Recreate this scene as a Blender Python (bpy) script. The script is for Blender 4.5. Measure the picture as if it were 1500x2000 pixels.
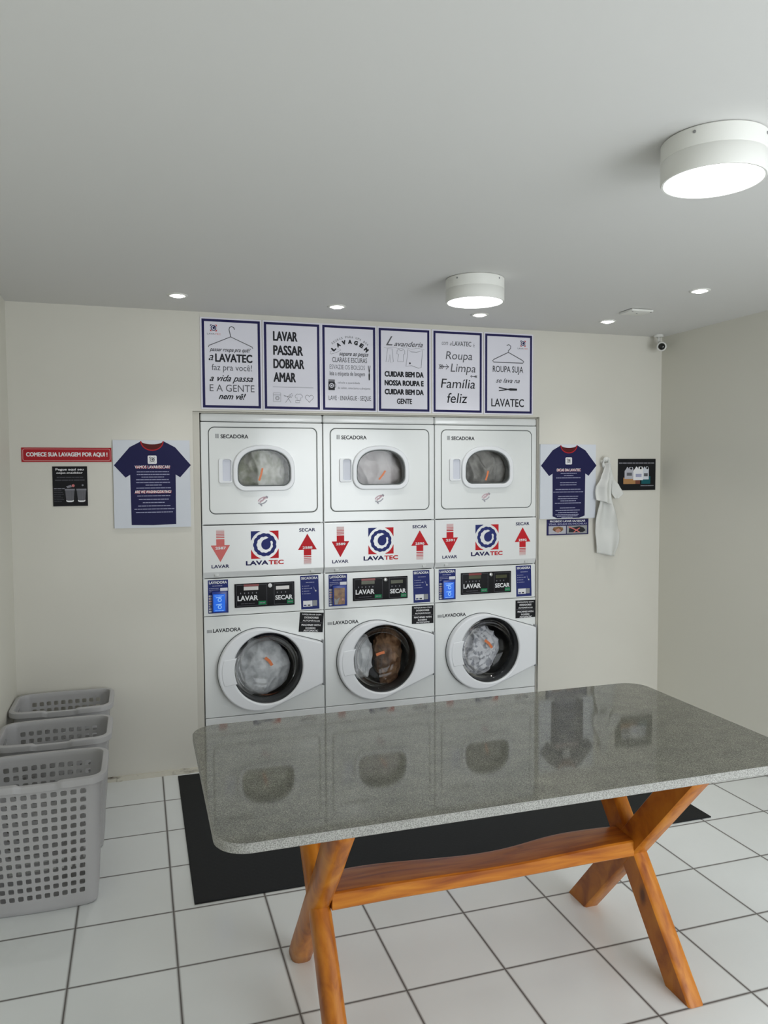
import bpy, bmesh, math, random
from mathutils import Vector, Matrix, noise

for _o in list(bpy.data.objects):
    bpy.data.objects.remove(_o, do_unlink=True)
SC = bpy.context.scene
COL = SC.collection
PI = math.pi

# ------------------------------------------------------------------ camera, lights, exposure
cam_data = bpy.data.cameras.new('camera')
cam_data.sensor_fit = 'VERTICAL'
cam_data.sensor_height = 36.0
cam_data.lens = 1513.221 / 2000.0 * 36.0
cam_data.clip_start = 0.05
cam_data.clip_end = 60
cam = bpy.data.objects.new('camera', cam_data)
COL.objects.link(cam)
RIGHT = (0.9532989642702274, -0.3019836447711854, -0.005192592033121297)
FWD = (0.3012951269356866, 0.9520415146855016, -0.05327476701164058)
UP = (0.0210316715008676, 0.04922227753819012, 0.9985663904757826)
CAM = (-0.3305, -4.3622, 1.6723)
cam.matrix_world = Matrix(((RIGHT[0], UP[0], -FWD[0], CAM[0]), (RIGHT[1], UP[1], -FWD[1], CAM[1]),
                           (RIGHT[2], UP[2], -FWD[2], CAM[2]), (0, 0, 0, 1)))
SC.camera = cam

world = bpy.data.worlds.new('daylight')
SC.world = world
world.use_nodes = True
world.node_tree.nodes['Background'].inputs[0].default_value = (0.80, 0.90, 1.0, 1)
world.node_tree.nodes['Background'].inputs[1].default_value = 0.6

SC.view_settings.view_transform = 'Standard'
SC.view_settings.look = 'None'
SC.view_settings.gamma = 1.0
SC.view_settings.use_curve_mapping = False
SC.view_settings.exposure = 0.0

def area_light(name, loc, direction, sx, sy, energy, color):
    L = bpy.data.lights.new(name, 'AREA')
    L.shape = 'RECTANGLE'; L.size = sx; L.size_y = sy
    L.energy = energy; L.color = color
    o = bpy.data.objects.new(name, L); COL.objects.link(o)
    o.location = loc
    o.rotation_euler = Vector(direction).to_track_quat('-Z', 'Y').to_euler()
    return o
# daylight entering through the two shop-front openings behind and to the right of the camera
area_light('daylight_front_opening', (1.95, -5.32, 1.20), (-0.05, 1, -0.22), 1.7, 2.0, 69, (0.93, 0.97, 1.0))
area_light('daylight_right_opening', (3.10, -4.05, 1.20), (-1, 0.15, -0.25), 1.7, 2.0, 16, (0.93, 0.97, 1.0))
LAMP_STRENGTH = 13.0
SPOT_STRENGTH = 22.0
SPOT_WATT = 11.0

# ------------------------------------------------------------------ room dimensions
XL, XR, YF, H = -0.9565, 2.977, -5.2, 2.5395
NX0, NX1, NZ = -0.042, 2.076, 2.003
TS, TOX, TOY = 0.3484, -0.2374, -0.3423
PLW, PITCH, MY = 0.686, 0.690, 0.02

# ------------------------------------------------------------------ materials
def mat(name, color, rough=0.5, metal=0.0, spec=0.5, coat=0.0, emit=None, estr=0.0):
    m = bpy.data.materials.new(name); m.use_nodes = True
    b = m.node_tree.nodes['Principled BSDF']
    b.inputs['Base Color'].default_value = (*color, 1)
    b.inputs['Roughness'].default_value = rough
    b.inputs['Metallic'].default_value = metal
    b.inputs['Specular IOR Level'].default_value = spec
    b.inputs['Coat Weight'].default_value = coat
    b.inputs['Coat Roughness'].default_value = 0.08
    if emit:
        b.inputs['Emission Color'].default_value = (*emit, 1)
        b.inputs['Emission Strength'].default_value = estr
    return m

def nodes_of(m):
    nt = m.node_tree
    return nt, nt.nodes, nt.links, nt.nodes['Principled BSDF']

def add_bump(m, scale, strength, dist=0.002, detail=4, stretch=None):
    nt, N, L, b = nodes_of(m)
    tc = N.new('ShaderNodeTexCoord'); mp = N.new('ShaderNodeMapping')
    if stretch: mp.inputs['Scale'].default_value = stretch
    no = N.new('ShaderNodeTexNoise'); no.inputs['Scale'].default_value = scale; no.inputs['Detail'].default_value = detail
    bp = N.new('ShaderNodeBump'); bp.inputs['Strength'].default_value = strength; bp.inputs['Distance'].default_value = dist
    L.new(tc.outputs['Object'], mp.inputs['Vector']); L.new(mp.outputs[0], no.inputs['Vector'])
    L.new(no.outputs['Fac'], bp.inputs['Height']); L.new(bp.outputs[0], b.inputs['Normal'])
    return m

def add_mottle(m, c0, c1, scale, detail=3, lo=0.35, hi=0.65, stretch=None):
    nt, N, L, b = nodes_of(m)
    tc = N.new('ShaderNodeTexCoord'); mp = N.new('ShaderNodeMapping')
    if stretch: mp.inputs['Scale'].default_value = stretch
    no = N.new('ShaderNodeTexNoise'); no.inputs['Scale'].default_value = scale; no.inputs['Detail'].default_value = detail
    r = N.new('ShaderNodeValToRGB')
    r.color_ramp.elements[0].position = lo; r.color_ramp.elements[0].color = (*c0, 1)
    r.color_ramp.elements[1].position = hi; r.color_ramp.elements[1].color = (*c1, 1)
    L.new(tc.outputs['Object'], mp.inputs['Vector']); L.new(mp.outputs[0], no.inputs['Vector'])
    L.new(no.outputs['Fac'], r.inputs[0]); L.new(r.outputs[0], b.inputs['Base Color'])
    return m

M = {}
M['wall'] = add_bump(add_mottle(mat('wall_paint', (0.7, 0.68, 0.6), 0.55), (0.672, 0.652, 0.588), (0.702, 0.682, 0.618), 1.3), 60, 0.08)
M['wall_side'] = add_bump(mat('side_wall_paint', (0.70, 0.685, 0.61), 0.55), 60, 0.08)
M['ceiling'] = add_bump(mat('ceiling_paint', (0.72, 0.715, 0.70), 0.75, spec=0.25), 40, 0.05)
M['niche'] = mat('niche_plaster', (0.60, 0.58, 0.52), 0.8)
M['white'] = mat('white_enamel', (0.80, 0.815, 0.815), 0.22, coat=0.3)
M['panel'] = add_bump(mat('white_panel', (0.80, 0.82, 0.815), 0.20, coat=0.3), 2.2, 0.25, 0.01, 2)
M['plastic'] = mat('white_plastic', (0.84, 0.855, 0.885), 0.28)
M['pocket'] = mat('lavender_white_plastic', (0.66, 0.68, 0.76), 0.4)
M['lip'] = mat('grey_white_enamel', (0.62, 0.635, 0.625), 0.3)
M['groove'] = mat('grey_gasket', (0.13, 0.14, 0.14), 0.7)
M['dark'] = mat('dark_interior', (0.03, 0.032, 0.034), 0.6)
M['gasket'] = mat('black_rubber', (0.018, 0.02, 0.021), 0.35)
M['drum'] = mat('drum_metal', (0.20, 0.20, 0.20), 0.35, 0.6)
M['drum_pale'] = mat('pale_drum', (0.55, 0.55, 0.53), 0.4, 0.2)
M['black'] = mat('black_print', (0.008, 0.008, 0.010), 0.55, spec=0.2)
M['ink'] = mat('black_ink', (0.022, 0.022, 0.028), 0.55, spec=0.2)
M['inkgrey'] = mat('grey_ink', (0.12, 0.12, 0.135), 0.55, spec=0.2)
M['navy'] = mat('navy_print', (0.016, 0.014, 0.085), 0.55, spec=0.2)
M['navy2'] = mat('navy_label', (0.02, 0.03, 0.16), 0.55, spec=0.2)
M['shirt'] = mat('navy_shirt_print', (0.012, 0.012, 0.065), 0.55, spec=0.2)
M['shirtred'] = mat('dark_red_print', (0.09, 0.01, 0.012), 0.55, spec=0.2)
M['red'] = mat('red_print', (0.56, 0.014, 0.022), 0.55, spec=0.2)
M['pinkred'] = mat('pale_red_print', (0.66, 0.16, 0.15), 0.55, spec=0.2)
M['fade1'] = mat('fading_red_print', (0.62, 0.20, 0.20), 0.55, spec=0.2)
M['fade2'] = mat('faded_red_print', (0.68, 0.38, 0.38), 0.55, spec=0.2)
M['fade3'] = mat('pale_faded_red_print', (0.70, 0.55, 0.55), 0.55, spec=0.2)
M['signred'] = mat('red_sign', (0.40, 0.012, 0.020), 0.5, spec=0.25)
M['paper'] = mat('poster_paper', (0.80, 0.79, 0.87), 0.55, spec=0.2)
M['board'] = mat('white_board', (0.66, 0.69, 0.75), 0.55, spec=0.2)
M['whiteink'] = mat('white_print', (0.80, 0.80, 0.82), 0.55, spec=0.2)
M['palink'] = mat('pale_blue_print', (0.36, 0.37, 0.52), 0.55, spec=0.2)
M['dimink'] = mat('dim_grey_print', (0.05, 0.05, 0.065), 0.5)
M['midink'] = mat('mid_grey_print', (0.22, 0.22, 0.25), 0.55, spec=0.2)
M['hatch'] = mat('hatch_grey_print', (0.30, 0.31, 0.32), 0.55, spec=0.2)
M['pinkprint'] = mat('pink_print', (0.62, 0.45, 0.50), 0.55, spec=0.2)
M['greyprint'] = mat('pale_grey_print', (0.45, 0.45, 0.50), 0.55, spec=0.2)
M['green'] = mat('green_button', (0.01, 0.22, 0.08), 0.55, spec=0.2)
M['lcd'] = mat('dull_display', (0.05, 0.055, 0.02), 0.2)
M['lcdglare'] = mat('glare_display', (0.70, 0.68, 0.66), 0.2)  # washed-out readout: white glare painted into the display colour
M['displayred'] = mat('red_display_strip', (0.22, 0.02, 0.02), 0.3)
M['bluescreen'] = mat('blue_screen', (0.01, 0.10, 0.60), 0.15, emit=(0.02, 0.16, 0.75), estr=0.45)
M['bluelight'] = mat('light_blue_screen_print', (0.25, 0.50, 0.95), 0.2, emit=(0.25, 0.5, 0.95), estr=0.35)
M['readerblue'] = mat('dark_blue_plastic', (0.012, 0.04, 0.28), 0.3)
M['orange'] = mat('flat_orange', (0.75, 0.20, 0.06), 0.4)  # even orange of the narrow strips laid on the door windows
M['brownpic'] = add_mottle(mat('brown_picture', (0.2, 0.1, 0.05), 0.3), (0.10, 0.03, 0.015), (0.28, 0.15, 0.05), 45)
M['skin'] = mat('pinkish_picture', (0.45, 0.22, 0.17), 0.4)
M['tan'] = mat('tan_print', (0.42, 0.22, 0.09), 0.55, spec=0.2)
M['teal'] = mat('teal_print', (0.008, 0.10, 0.12), 0.55, spec=0.2)
M['rust'] = mat('rust_print', (0.18, 0.06, 0.04), 0.55, spec=0.2)
M['basket'] = add_bump(mat('grey_plastic', (0.44, 0.435, 0.44), 0.42), 120, 0.03)
M['mat'] = mat('black_rubber_mat', (0.010, 0.011, 0.012), 0.6, spec=0.22)
M['towel'] = add_bump(mat('white_terry', (0.74, 0.745, 0.72), 0.95, spec=0.1), 420, 0.5, 0.003)
M['hook'] = mat('white_hook', (0.75, 0.75, 0.72), 0.4)
M['lens'] = mat('black_lens', (0.01, 0.01, 0.008), 0.12)
M['lamp'] = mat('lamp_enamel', (0.80, 0.80, 0.76), 0.5, spec=0.3)
M['glow'] = mat('lit_diffuser', (0.9, 0.9, 0.9), 0.5, emit=(0.94, 0.98, 1.0), estr=LAMP_STRENGTH)
M['spotglow'] = mat('lit_spot', (0.9, 0.9, 0.9), 0.5, emit=(1.0, 0.99, 0.97), estr=SPOT_STRENGTH)
M['chrome'] = mat('satin_metal', (0.5, 0.5, 0.5), 0.35, 0.8)
M['screw'] = mat('grey_screw', (0.25, 0.25, 0.25), 0.5)

def wood_mat(name, along):
    m = mat(name, (0.5, 0.2, 0.05), 0.36, spec=0.35, coat=0.08)
    nt, N, L, b = nodes_of(m)
    tc = N.new('ShaderNodeTexCoord'); mp = N.new('ShaderNodeMapping')
    mp.inputs['Scale'].default_value = along
    no = N.new('ShaderNodeTexNoise'); no.inputs['Scale'].default_value = 5.0; no.inputs['Detail'].default_value = 5; no.inputs['Distortion'].default_value = 0.6
    r = N.new('ShaderNodeValToRGB')
    e = r.color_ramp.elements
    e[0].position = 0.28; e[0].color = (0.25, 0.058, 0.005, 1)
    e[1].position = 0.72; e[1].color = (0.60, 0.230, 0.022, 1)
    k = e.new(0.5); k.color = (0.46, 0.145, 0.010, 1)
    # knots: small dark rings
    vo = N.new('ShaderNodeTexVoronoi'); vo.inputs['Scale'].default_value = 4.3
    mp2 = N.new('ShaderNodeMapping'); mp2.inputs['Scale'].default_value = (1, 1, 0.55)
    r2 = N.new('ShaderNodeValToRGB')
    r2.color_ramp.elements[0].position = 0.035; r2.color_ramp.elements[0].color = (0.16, 0.10, 0.07, 1)
    r2.color_ramp.elements[1].position = 0.10; r2.color_ramp.elements[1].color = (1, 1, 1, 1)
    mx = N.new('ShaderNodeMix'); mx.data_type = 'RGBA'; mx.blend_type = 'MULTIPLY'; mx.inputs[0].default_value = 0.85
    L.new(tc.outputs['Object'], mp.inputs['Vector']); L.new(mp.outputs[0], no.inputs['Vector'])
    L.new(tc.outputs['Object'], mp2.inputs['Vector']); L.new(mp2.outputs[0], vo.inputs['Vector'])
    L.new(no.outputs['Fac'], r.inputs[0]); L.new(vo.outputs['Distance'], r2.inputs[0])
    L.new(r.outputs[0], mx.inputs[6]); L.new(r2.outputs[0], mx.inputs[7])
    L.new(mx.outputs[2], b.inputs['Base Color'])
    return m
M['wood_z'] = wood_mat('varnished_pine', (6, 2.2, 1.8))
M['wood_x'] = wood_mat('varnished_pine_rail', (0.8, 7, 7))

def granite():
    m = mat('grey_granite', (0.2, 0.2, 0.19), 0.05, spec=0.48)
    nt, N, L, b = nodes_of(m)
    tc = N.new('ShaderNodeTexCoord')
    no = N.new('ShaderNodeTexNoise'); no.inputs['Scale'].default_value = 300; no.inputs['Detail'].default_value = 3
    n2 = N.new('ShaderNodeTexNoise'); n2.inputs['Scale'].default_value = 14; n2.inputs['Detail'].default_value = 3
    vo = N.new('ShaderNodeTexVoronoi'); vo.inputs['Scale'].default_value = 400
    r = N.new('ShaderNodeValToRGB'); e = r.color_ramp.elements
    e[0].position = 0.34; e[0].color = (0.095, 0.095, 0.080, 1)
    e[1].position = 0.68; e[1].color = (0.33, 0.325, 0.28, 1)
    k = e.new(0.52); k.color = (0.185, 0.183, 0.155, 1)
    r3 = N.new('ShaderNodeValToRGB')
    r3.color_ramp.elements[0].position = 0.3; r3.color_ramp.elements[0].color = (0.85, 0.85, 0.84, 1)
    r3.color_ramp.elements[1].position = 0.7; r3.color_ramp.elements[1].color = (1.12, 1.11, 1.08, 1)
    mx = N.new('ShaderNodeMix'); mx.data_type = 'RGBA'; mx.blend_type = 'MULTIPLY'; mx.inputs[0].default_value = 1
    mx2 = N.new('ShaderNodeMix'); mx2.data_type = 'FLOAT'; mx2.inputs[0].default_value = 0.35
    L.new(tc.outputs['Object'], no.inputs['Vector']); L.new(tc.outputs['Object'], n2.inputs['Vector']); L.new(tc.outputs['Object'], vo.inputs['Vector'])
    L.new(no.outputs['Fac'], mx2.inputs[2]); L.new(vo.outputs['Color'], mx2.inputs[3])
    L.new(mx2.outputs[0], r.inputs[0]); L.new(n2.outputs['Fac'], r3.inputs[0])
    L.new(r.outputs[0], mx.inputs[6]); L.new(r3.outputs[0], mx.inputs[7])
    L.new(mx.outputs[2], b.inputs['Base Color'])
    return m
M['granite'] = granite()
M['granite_edge'] = add_mottle(mat('sawn_granite_edge', (0.4, 0.4, 0.38), 0.7), (0.20, 0.20, 0.185), (0.43, 0.425, 0.40), 330, 3, 0.38, 0.62)

def tile_floor():
    m = mat('white_tiles', (0.7, 0.7, 0.7), 0.16, spec=0.5)
    nt, N, L, b = nodes_of(m)
    tc = N.new('ShaderNodeTexCoord'); sp = N.new('ShaderNodeSeparateXYZ')
    L.new(tc.outputs['Object'], sp.inputs[0])
    def mth(op, a, bv=None):
        n = N.new('ShaderNodeMath'); n.operation = op
        for i, v in enumerate((a, bv)):
            if v is None: continue
            if isinstance(v, (int, float)): n.inputs[i].default_value = v
            else: L.new(v, n.inputs[i])
        return n.outputs[0]
    def line(o, off):
        t = mth('DIVIDE', mth('SUBTRACT', o, off), TS)
        f = mth('SUBTRACT', t, mth('FLOOR', t))
        d = mth('MINIMUM', f, mth('SUBTRACT', 1.0, f))
        return mth('MULTIPLY', d, TS), mth('FLOOR', t)
    dx, ix = line(sp.outputs[0], TOX); dy, iy = line(sp.outputs[1], TOY)
    d = mth('MINIMUM', dx, dy)
    ramp = N.new('ShaderNodeValToRGB')
    ramp.color_ramp.elements[0].position = 0.0030; ramp.color_ramp.elements[0].color = (0, 0, 0, 1)
    ramp.color_ramp.elements[1].position = 0.0048; ramp.color_ramp.elements[1].color = (1, 1, 1, 1)
    L.new(d, ramp.inputs[0])
    cmb = N.new('ShaderNodeCombineXYZ'); L.new(ix, cmb.inputs[0]); L.new(iy, cmb.inputs[1])
    wn = N.new('ShaderNodeTexWhiteNoise'); L.new(cmb.outputs[0], wn.inputs['Vector'])
    n1 = N.new('ShaderNodeTexNoise'); n1.inputs['Scale'].default_value = 3.0; n1.inputs['Detail'].default_value = 4
    L.new(tc.outputs['Object'], n1.inputs['Vector'])
    v = mth('ADD', mth('MULTIPLY', wn.outputs['Value'], 0.35), mth('MULTIPLY', n1.outputs['Fac'], 0.65))
    rt = N.new('ShaderNodeValToRGB')
    rt.color_ramp.elements[0].position = 0.25; rt.color_ramp.elements[0].color = (0.785, 0.81, 0.80, 1)
    rt.color_ramp.elements[1].position = 0.75; rt.color_ramp.elements[1].color = (0.845, 0.87, 0.86, 1)
    L.new(v, rt.inputs[0])
    n2 = N.new('ShaderNodeTexNoise'); n2.inputs['Scale'].default_value = 2.0
    L.new(tc.outputs['Object'], n2.inputs['Vector'])
    rg = N.new('ShaderNodeValToRGB')
    rg.color_ramp.elements[0].position = 0.35; rg.color_ramp.elements[0].color = (0.050, 0.032, 0.025, 1)
    rg.color_ramp.elements[1].position = 0.65; rg.color_ramp.elements[1].color = (0.072, 0.058, 0.047, 1)
    L.new(n2.outputs['Fac'], rg.inputs[0])
    mx = N.new('ShaderNodeMix'); mx.data_type = 'RGBA'
    L.new(ramp.outputs[0], mx.inputs[0]); L.new(rg.outputs[0], mx.inputs[6]); L.new(rt.outputs[0], mx.inputs[7])
    L.new(mx.outputs[2], b.inputs['Base Color'])
    rr = mth('ADD', mth('MULTIPLY', mth('SUBTRACT', 1.0, ramp.outputs[0]), 0.6), 0.17)
    L.new(rr, b.inputs['Roughness'])
    bp = N.new('ShaderNodeBump'); bp.inputs['Strength'].default_value = 0.35; bp.inputs['Distance'].default_value = 0.002
    L.new(ramp.outputs[0], bp.inputs['Height']); L.new(bp.outputs[0], b.inputs['Normal'])
    return m
M['tiles'] = tile_floor()

def glass_mat(name, tint, gloss=0.03, amount=1.0):
    m = bpy.data.materials.new(name); m.use_nodes = True
    nt = m.node_tree; N = nt.nodes; L = nt.links
    for n in list(N): N.remove(n)
    out = N.new('ShaderNodeOutputMaterial'); mix = N.new('ShaderNodeMixShader')
    tr = N.new('ShaderNodeBsdfTransparent'); tr.inputs[0].default_value = (*tint, 1)
    gl = N.new('ShaderNodeBsdfGlossy'); gl.inputs['Roughness'].default_value = gloss
    fr = N.new('ShaderNodeFresnel'); fr.inputs[0].default_value = 1.5
    mu = N.new('ShaderNodeMath'); mu.operation = 'MULTIPLY'; mu.inputs[1].default_value = amount
    L.new(fr.outputs[0], mu.inputs[0]); L.new(mu.outputs[0], mix.inputs[0]); L.new(tr.outputs[0], mix.inputs[1]); L.new(gl.outputs[0], mix.inputs[2])
    L.new(mix.outputs[0], out.inputs[0])
    return m
M['glass'] = glass_mat('door_glass', (0.96, 0.97, 0.97))
M['porthole'] = glass_mat('porthole_glass', (0.97, 0.97, 0.97), 0.04, 0.4)

def dirty_strip():
    m = mat('dirty_plaster_strip', (0.6, 0.57, 0.48), 0.8)
    add_mottle(m, (0.10, 0.075, 0.05), (0.66, 0.63, 0.54), 9, 6, 0.30, 0.44, (1, 1, 3))
    return m
M['strip'] = dirty_strip()
M['matmesh'] = M['mat']
_nt, _N, _L, _b = nodes_of(M['mat'])
_tc = _N.new('ShaderNodeTexCoord'); _w = _N.new('ShaderNodeTexChecker'); _w.inputs['Scale'].default_value = 60
_bp = _N.new('ShaderNodeBump'); _bp.inputs['Strength'].default_value = 0.6; _bp.inputs['Distance'].default_value = 0.002
_L.new(_tc.outputs['Object'], _w.inputs['Vector']); _L.new(_w.outputs['Fac'], _bp.inputs['Height']); _L.new(_bp.outputs[0], _b.inputs['Normal'])

# ------------------------------------------------------------------ object helpers
def link_mesh(name, me, m, parent=None):
    o = bpy.data.objects.new(name, me); COL.objects.link(o)
    if m is not None and not me.materials:
        for k in (m if isinstance(m, (list, tuple)) else [m]): me.materials.append(k)
    if parent is not None: o.parent = parent
    return o

def obj(name, bm, m, parent=None, smooth=False, angle=None):
    me = bpy.data.meshes.new(name)
    bmesh.ops.recalc_face_normals(bm, faces=bm.faces[:]) if bm.faces and not getattr(bm, '_flat', False) else None
    if smooth:
        for f in bm.faces: f.smooth = True
    bm.to_mesh(me); bm.free()
    if smooth and angle:
        me.set_sharp_from_angle(angle=math.radians(angle))
    return link_mesh(name, me, m, parent)

def thing(name, label, cat, loc=(0, 0, 0), rotz=0, group=None):
    o = bpy.data.objects.new(name, None); COL.objects.link(o)
    o.empty_display_size = 0.05
    o.location = loc; o.rotation_euler = (0, 0, rotz)
    o['label'] = label; o['category'] = cat
    if group: o['group'] = group
    return o

def tag(o, label, cat, group=None):
    o['label'] = label; o['category'] = cat
    if group: o['group'] = group
    return o

def struct(o):
    o['kind'] = 'structure'; return o

def bx(bm, x0, x1, y0, y1, z0, z1, bevel=0.0, seg=2):
    vs = [bm.verts.new(p) for p in ((x0, y0, z0), (x1, y0, z0), (x1, y1, z0), (x0, y1, z0), (x0, y0, z1), (x1, y0, z1), (x1, y1, z1), (x0, y1, z1))]
    fs = [bm.faces.new([vs[i] for i in q]) for q in ((0, 3, 2, 1), (4, 5, 6, 7), (0, 1, 5, 4), (1, 2, 6, 5), (2, 3, 7, 6), (3, 0, 4, 7))]
    if bevel:
        es = list({e for f in fs for e in f.edges})
        bmesh.ops.bevel(bm, geom=es, offset=bevel, segments=seg, profile=0.5, affect='EDGES')
    return vs

def box_obj(name, a, b, m, parent=None, bevel=0.0, seg=2):
    bm = bmesh.new()
    bx(bm, a[0], b[0], a[1], b[1], a[2], b[2], bevel, seg)
    return obj(name, bm, m, parent, smooth=bool(bevel), angle=40)

def rrect(x0, z0, x1, z1, r, n=6):
    pts = []
    for cx, cz, a0 in ((x1 - r, z1 - r, 0), (x0 + r, z1 - r, 90), (x0 + r, z0 + r, 180), (x1 - r, z0 + r, 270)):
        for i in range(n + 1):
            a = math.radians(a0 + 90 * i / n)
            pts.append((cx + r * math.cos(a), cz + r * math.sin(a)))
    return pts

def circ(cx, cz, r, n=64, rz=None):
    rz = rz or r
    return [(cx + r * math.cos(2 * PI * i / n), cz + rz * math.sin(2 * PI * i / n)) for i in range(n)]

def plate_bm(loops, y_front, depth, bevel=0.0, res=2):
    """a flat panel in the XZ plane with holes: front face at y_front, reaching back by depth"""
    cu = bpy.data.curves.new('tmp', 'CURVE'); cu.dimensions = '2D'; cu.fill_mode = 'BOTH'
    for lp in loops:
        s = cu.splines.new('POLY'); s.points.add(len(lp) - 1)
        for p, (x, z) in zip(s.points, lp): p.co = (x, z, 0, 1)
        s.use_cyclic_u = True
    if depth > 0:
        cu.extrude = max(depth / 2 - bevel, 1e-5)
        cu.bevel_depth = bevel; cu.bevel_resolution = res
        cu.offset = -bevel
    ob = bpy.data.objects.new('tmp', cu); COL.objects.link(ob)
    dg = bpy.context.evaluated_depsgraph_get()
    me = bpy.data.meshes.new_from_object(ob.evaluated_get(dg))
    bpy.data.objects.remove(ob, do_unlink=True); bpy.data.curves.remove(cu)
    bm = bmesh.new(); bm.from_mesh(me); bpy.data.meshes.remove(me)
    for v in bm.verts:
        x, y, z = v.co
        v.co = (x, y_front + depth / 2 - z, y)
    bmesh.ops.remove_doubles(bm, verts=bm.verts[:], dist=1e-6)
    return bm

def plate(name, loops, y_front, depth, m, parent=None, bevel=0.0):
    o = obj(name, plate_bm(loops, y_front, depth, bevel), m, parent, smooth=True, angle=35)
    for p in o.data.polygons:
        if abs(p.normal.y) > 0.9995: p.use_smooth = False
    return o

def lathe_bm(profile, axis='Y', n=64, center=(0, 0, 0), closed=False):
    """profile: list of (radius, offset along axis)"""
    bm = bmesh.new(); rings = []
    for r, t in profile:
        ring = []
        if r < 1e-6:
            p = {'Y': (0, t, 0), 'Z': (0, 0, t), 'X': (t, 0, 0)}[axis]
            ring = [bm.verts.new(Vector(p) + Vector(center))]
        else:
            for i in range(n):
                a = 2 * PI * i / n; c, s = r * math.cos(a), r * math.sin(a)
                p = {'Y': (c, t, s), 'Z': (c, s, t), 'X': (t, c, s)}[axis]
                ring.append(bm.verts.new(Vector(p) + Vector(center)))
        rings.append(ring)
    prs = list(zip(rings[:-1], rings[1:]))
    if closed: prs.append((rings[-1], rings[0]))
    for A, B in prs:
        if len(A) == 1 and len(B) == 1: continue
        for i in range(n):
            j = (i + 1) % n
            if len(A) == 1: bm.faces.new((A[0], B[i], B[j]))
            elif len(B) == 1: bm.faces.new((A[i], A[j], B[0]))
            else: bm.faces.new((A[i], A[j], B[j], B[i]))
    return bm

def tube_bm(pts, r, n=8, bm=None, cap=True):
    bm = bm or bmesh.new(); rings = []
    pts = [Vector(p) for p in pts]
    up = Vector((0.13, 0.31, 0.94)).normalized()
    for i, p in enumerate(pts):
        d = (pts[min(i + 1, len(pts) - 1)] - pts[max(i - 1, 0)]).normalized()
        a = d.cross(up)
        if a.length < 1e-4: a = d.cross(Vector((1, 0, 0)))
        a.normalize(); b = d.cross(a)
        rr = r[i] if isinstance(r, (list, tuple)) else r
        rings.append([bm.verts.new(p + a * rr * math.cos(2 * PI * k / n) + b * rr * math.sin(2 * PI * k / n)) for k in range(n)])
    for A, B in zip(rings[:-1], rings[1:]):
        for k in range(n): bm.faces.new((A[k], A[(k + 1) % n], B[(k + 1) % n], B[k]))
    if cap:
        bm.faces.new(rings[0]); bm.faces.new(rings[-1][::-1])
    return bm

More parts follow.
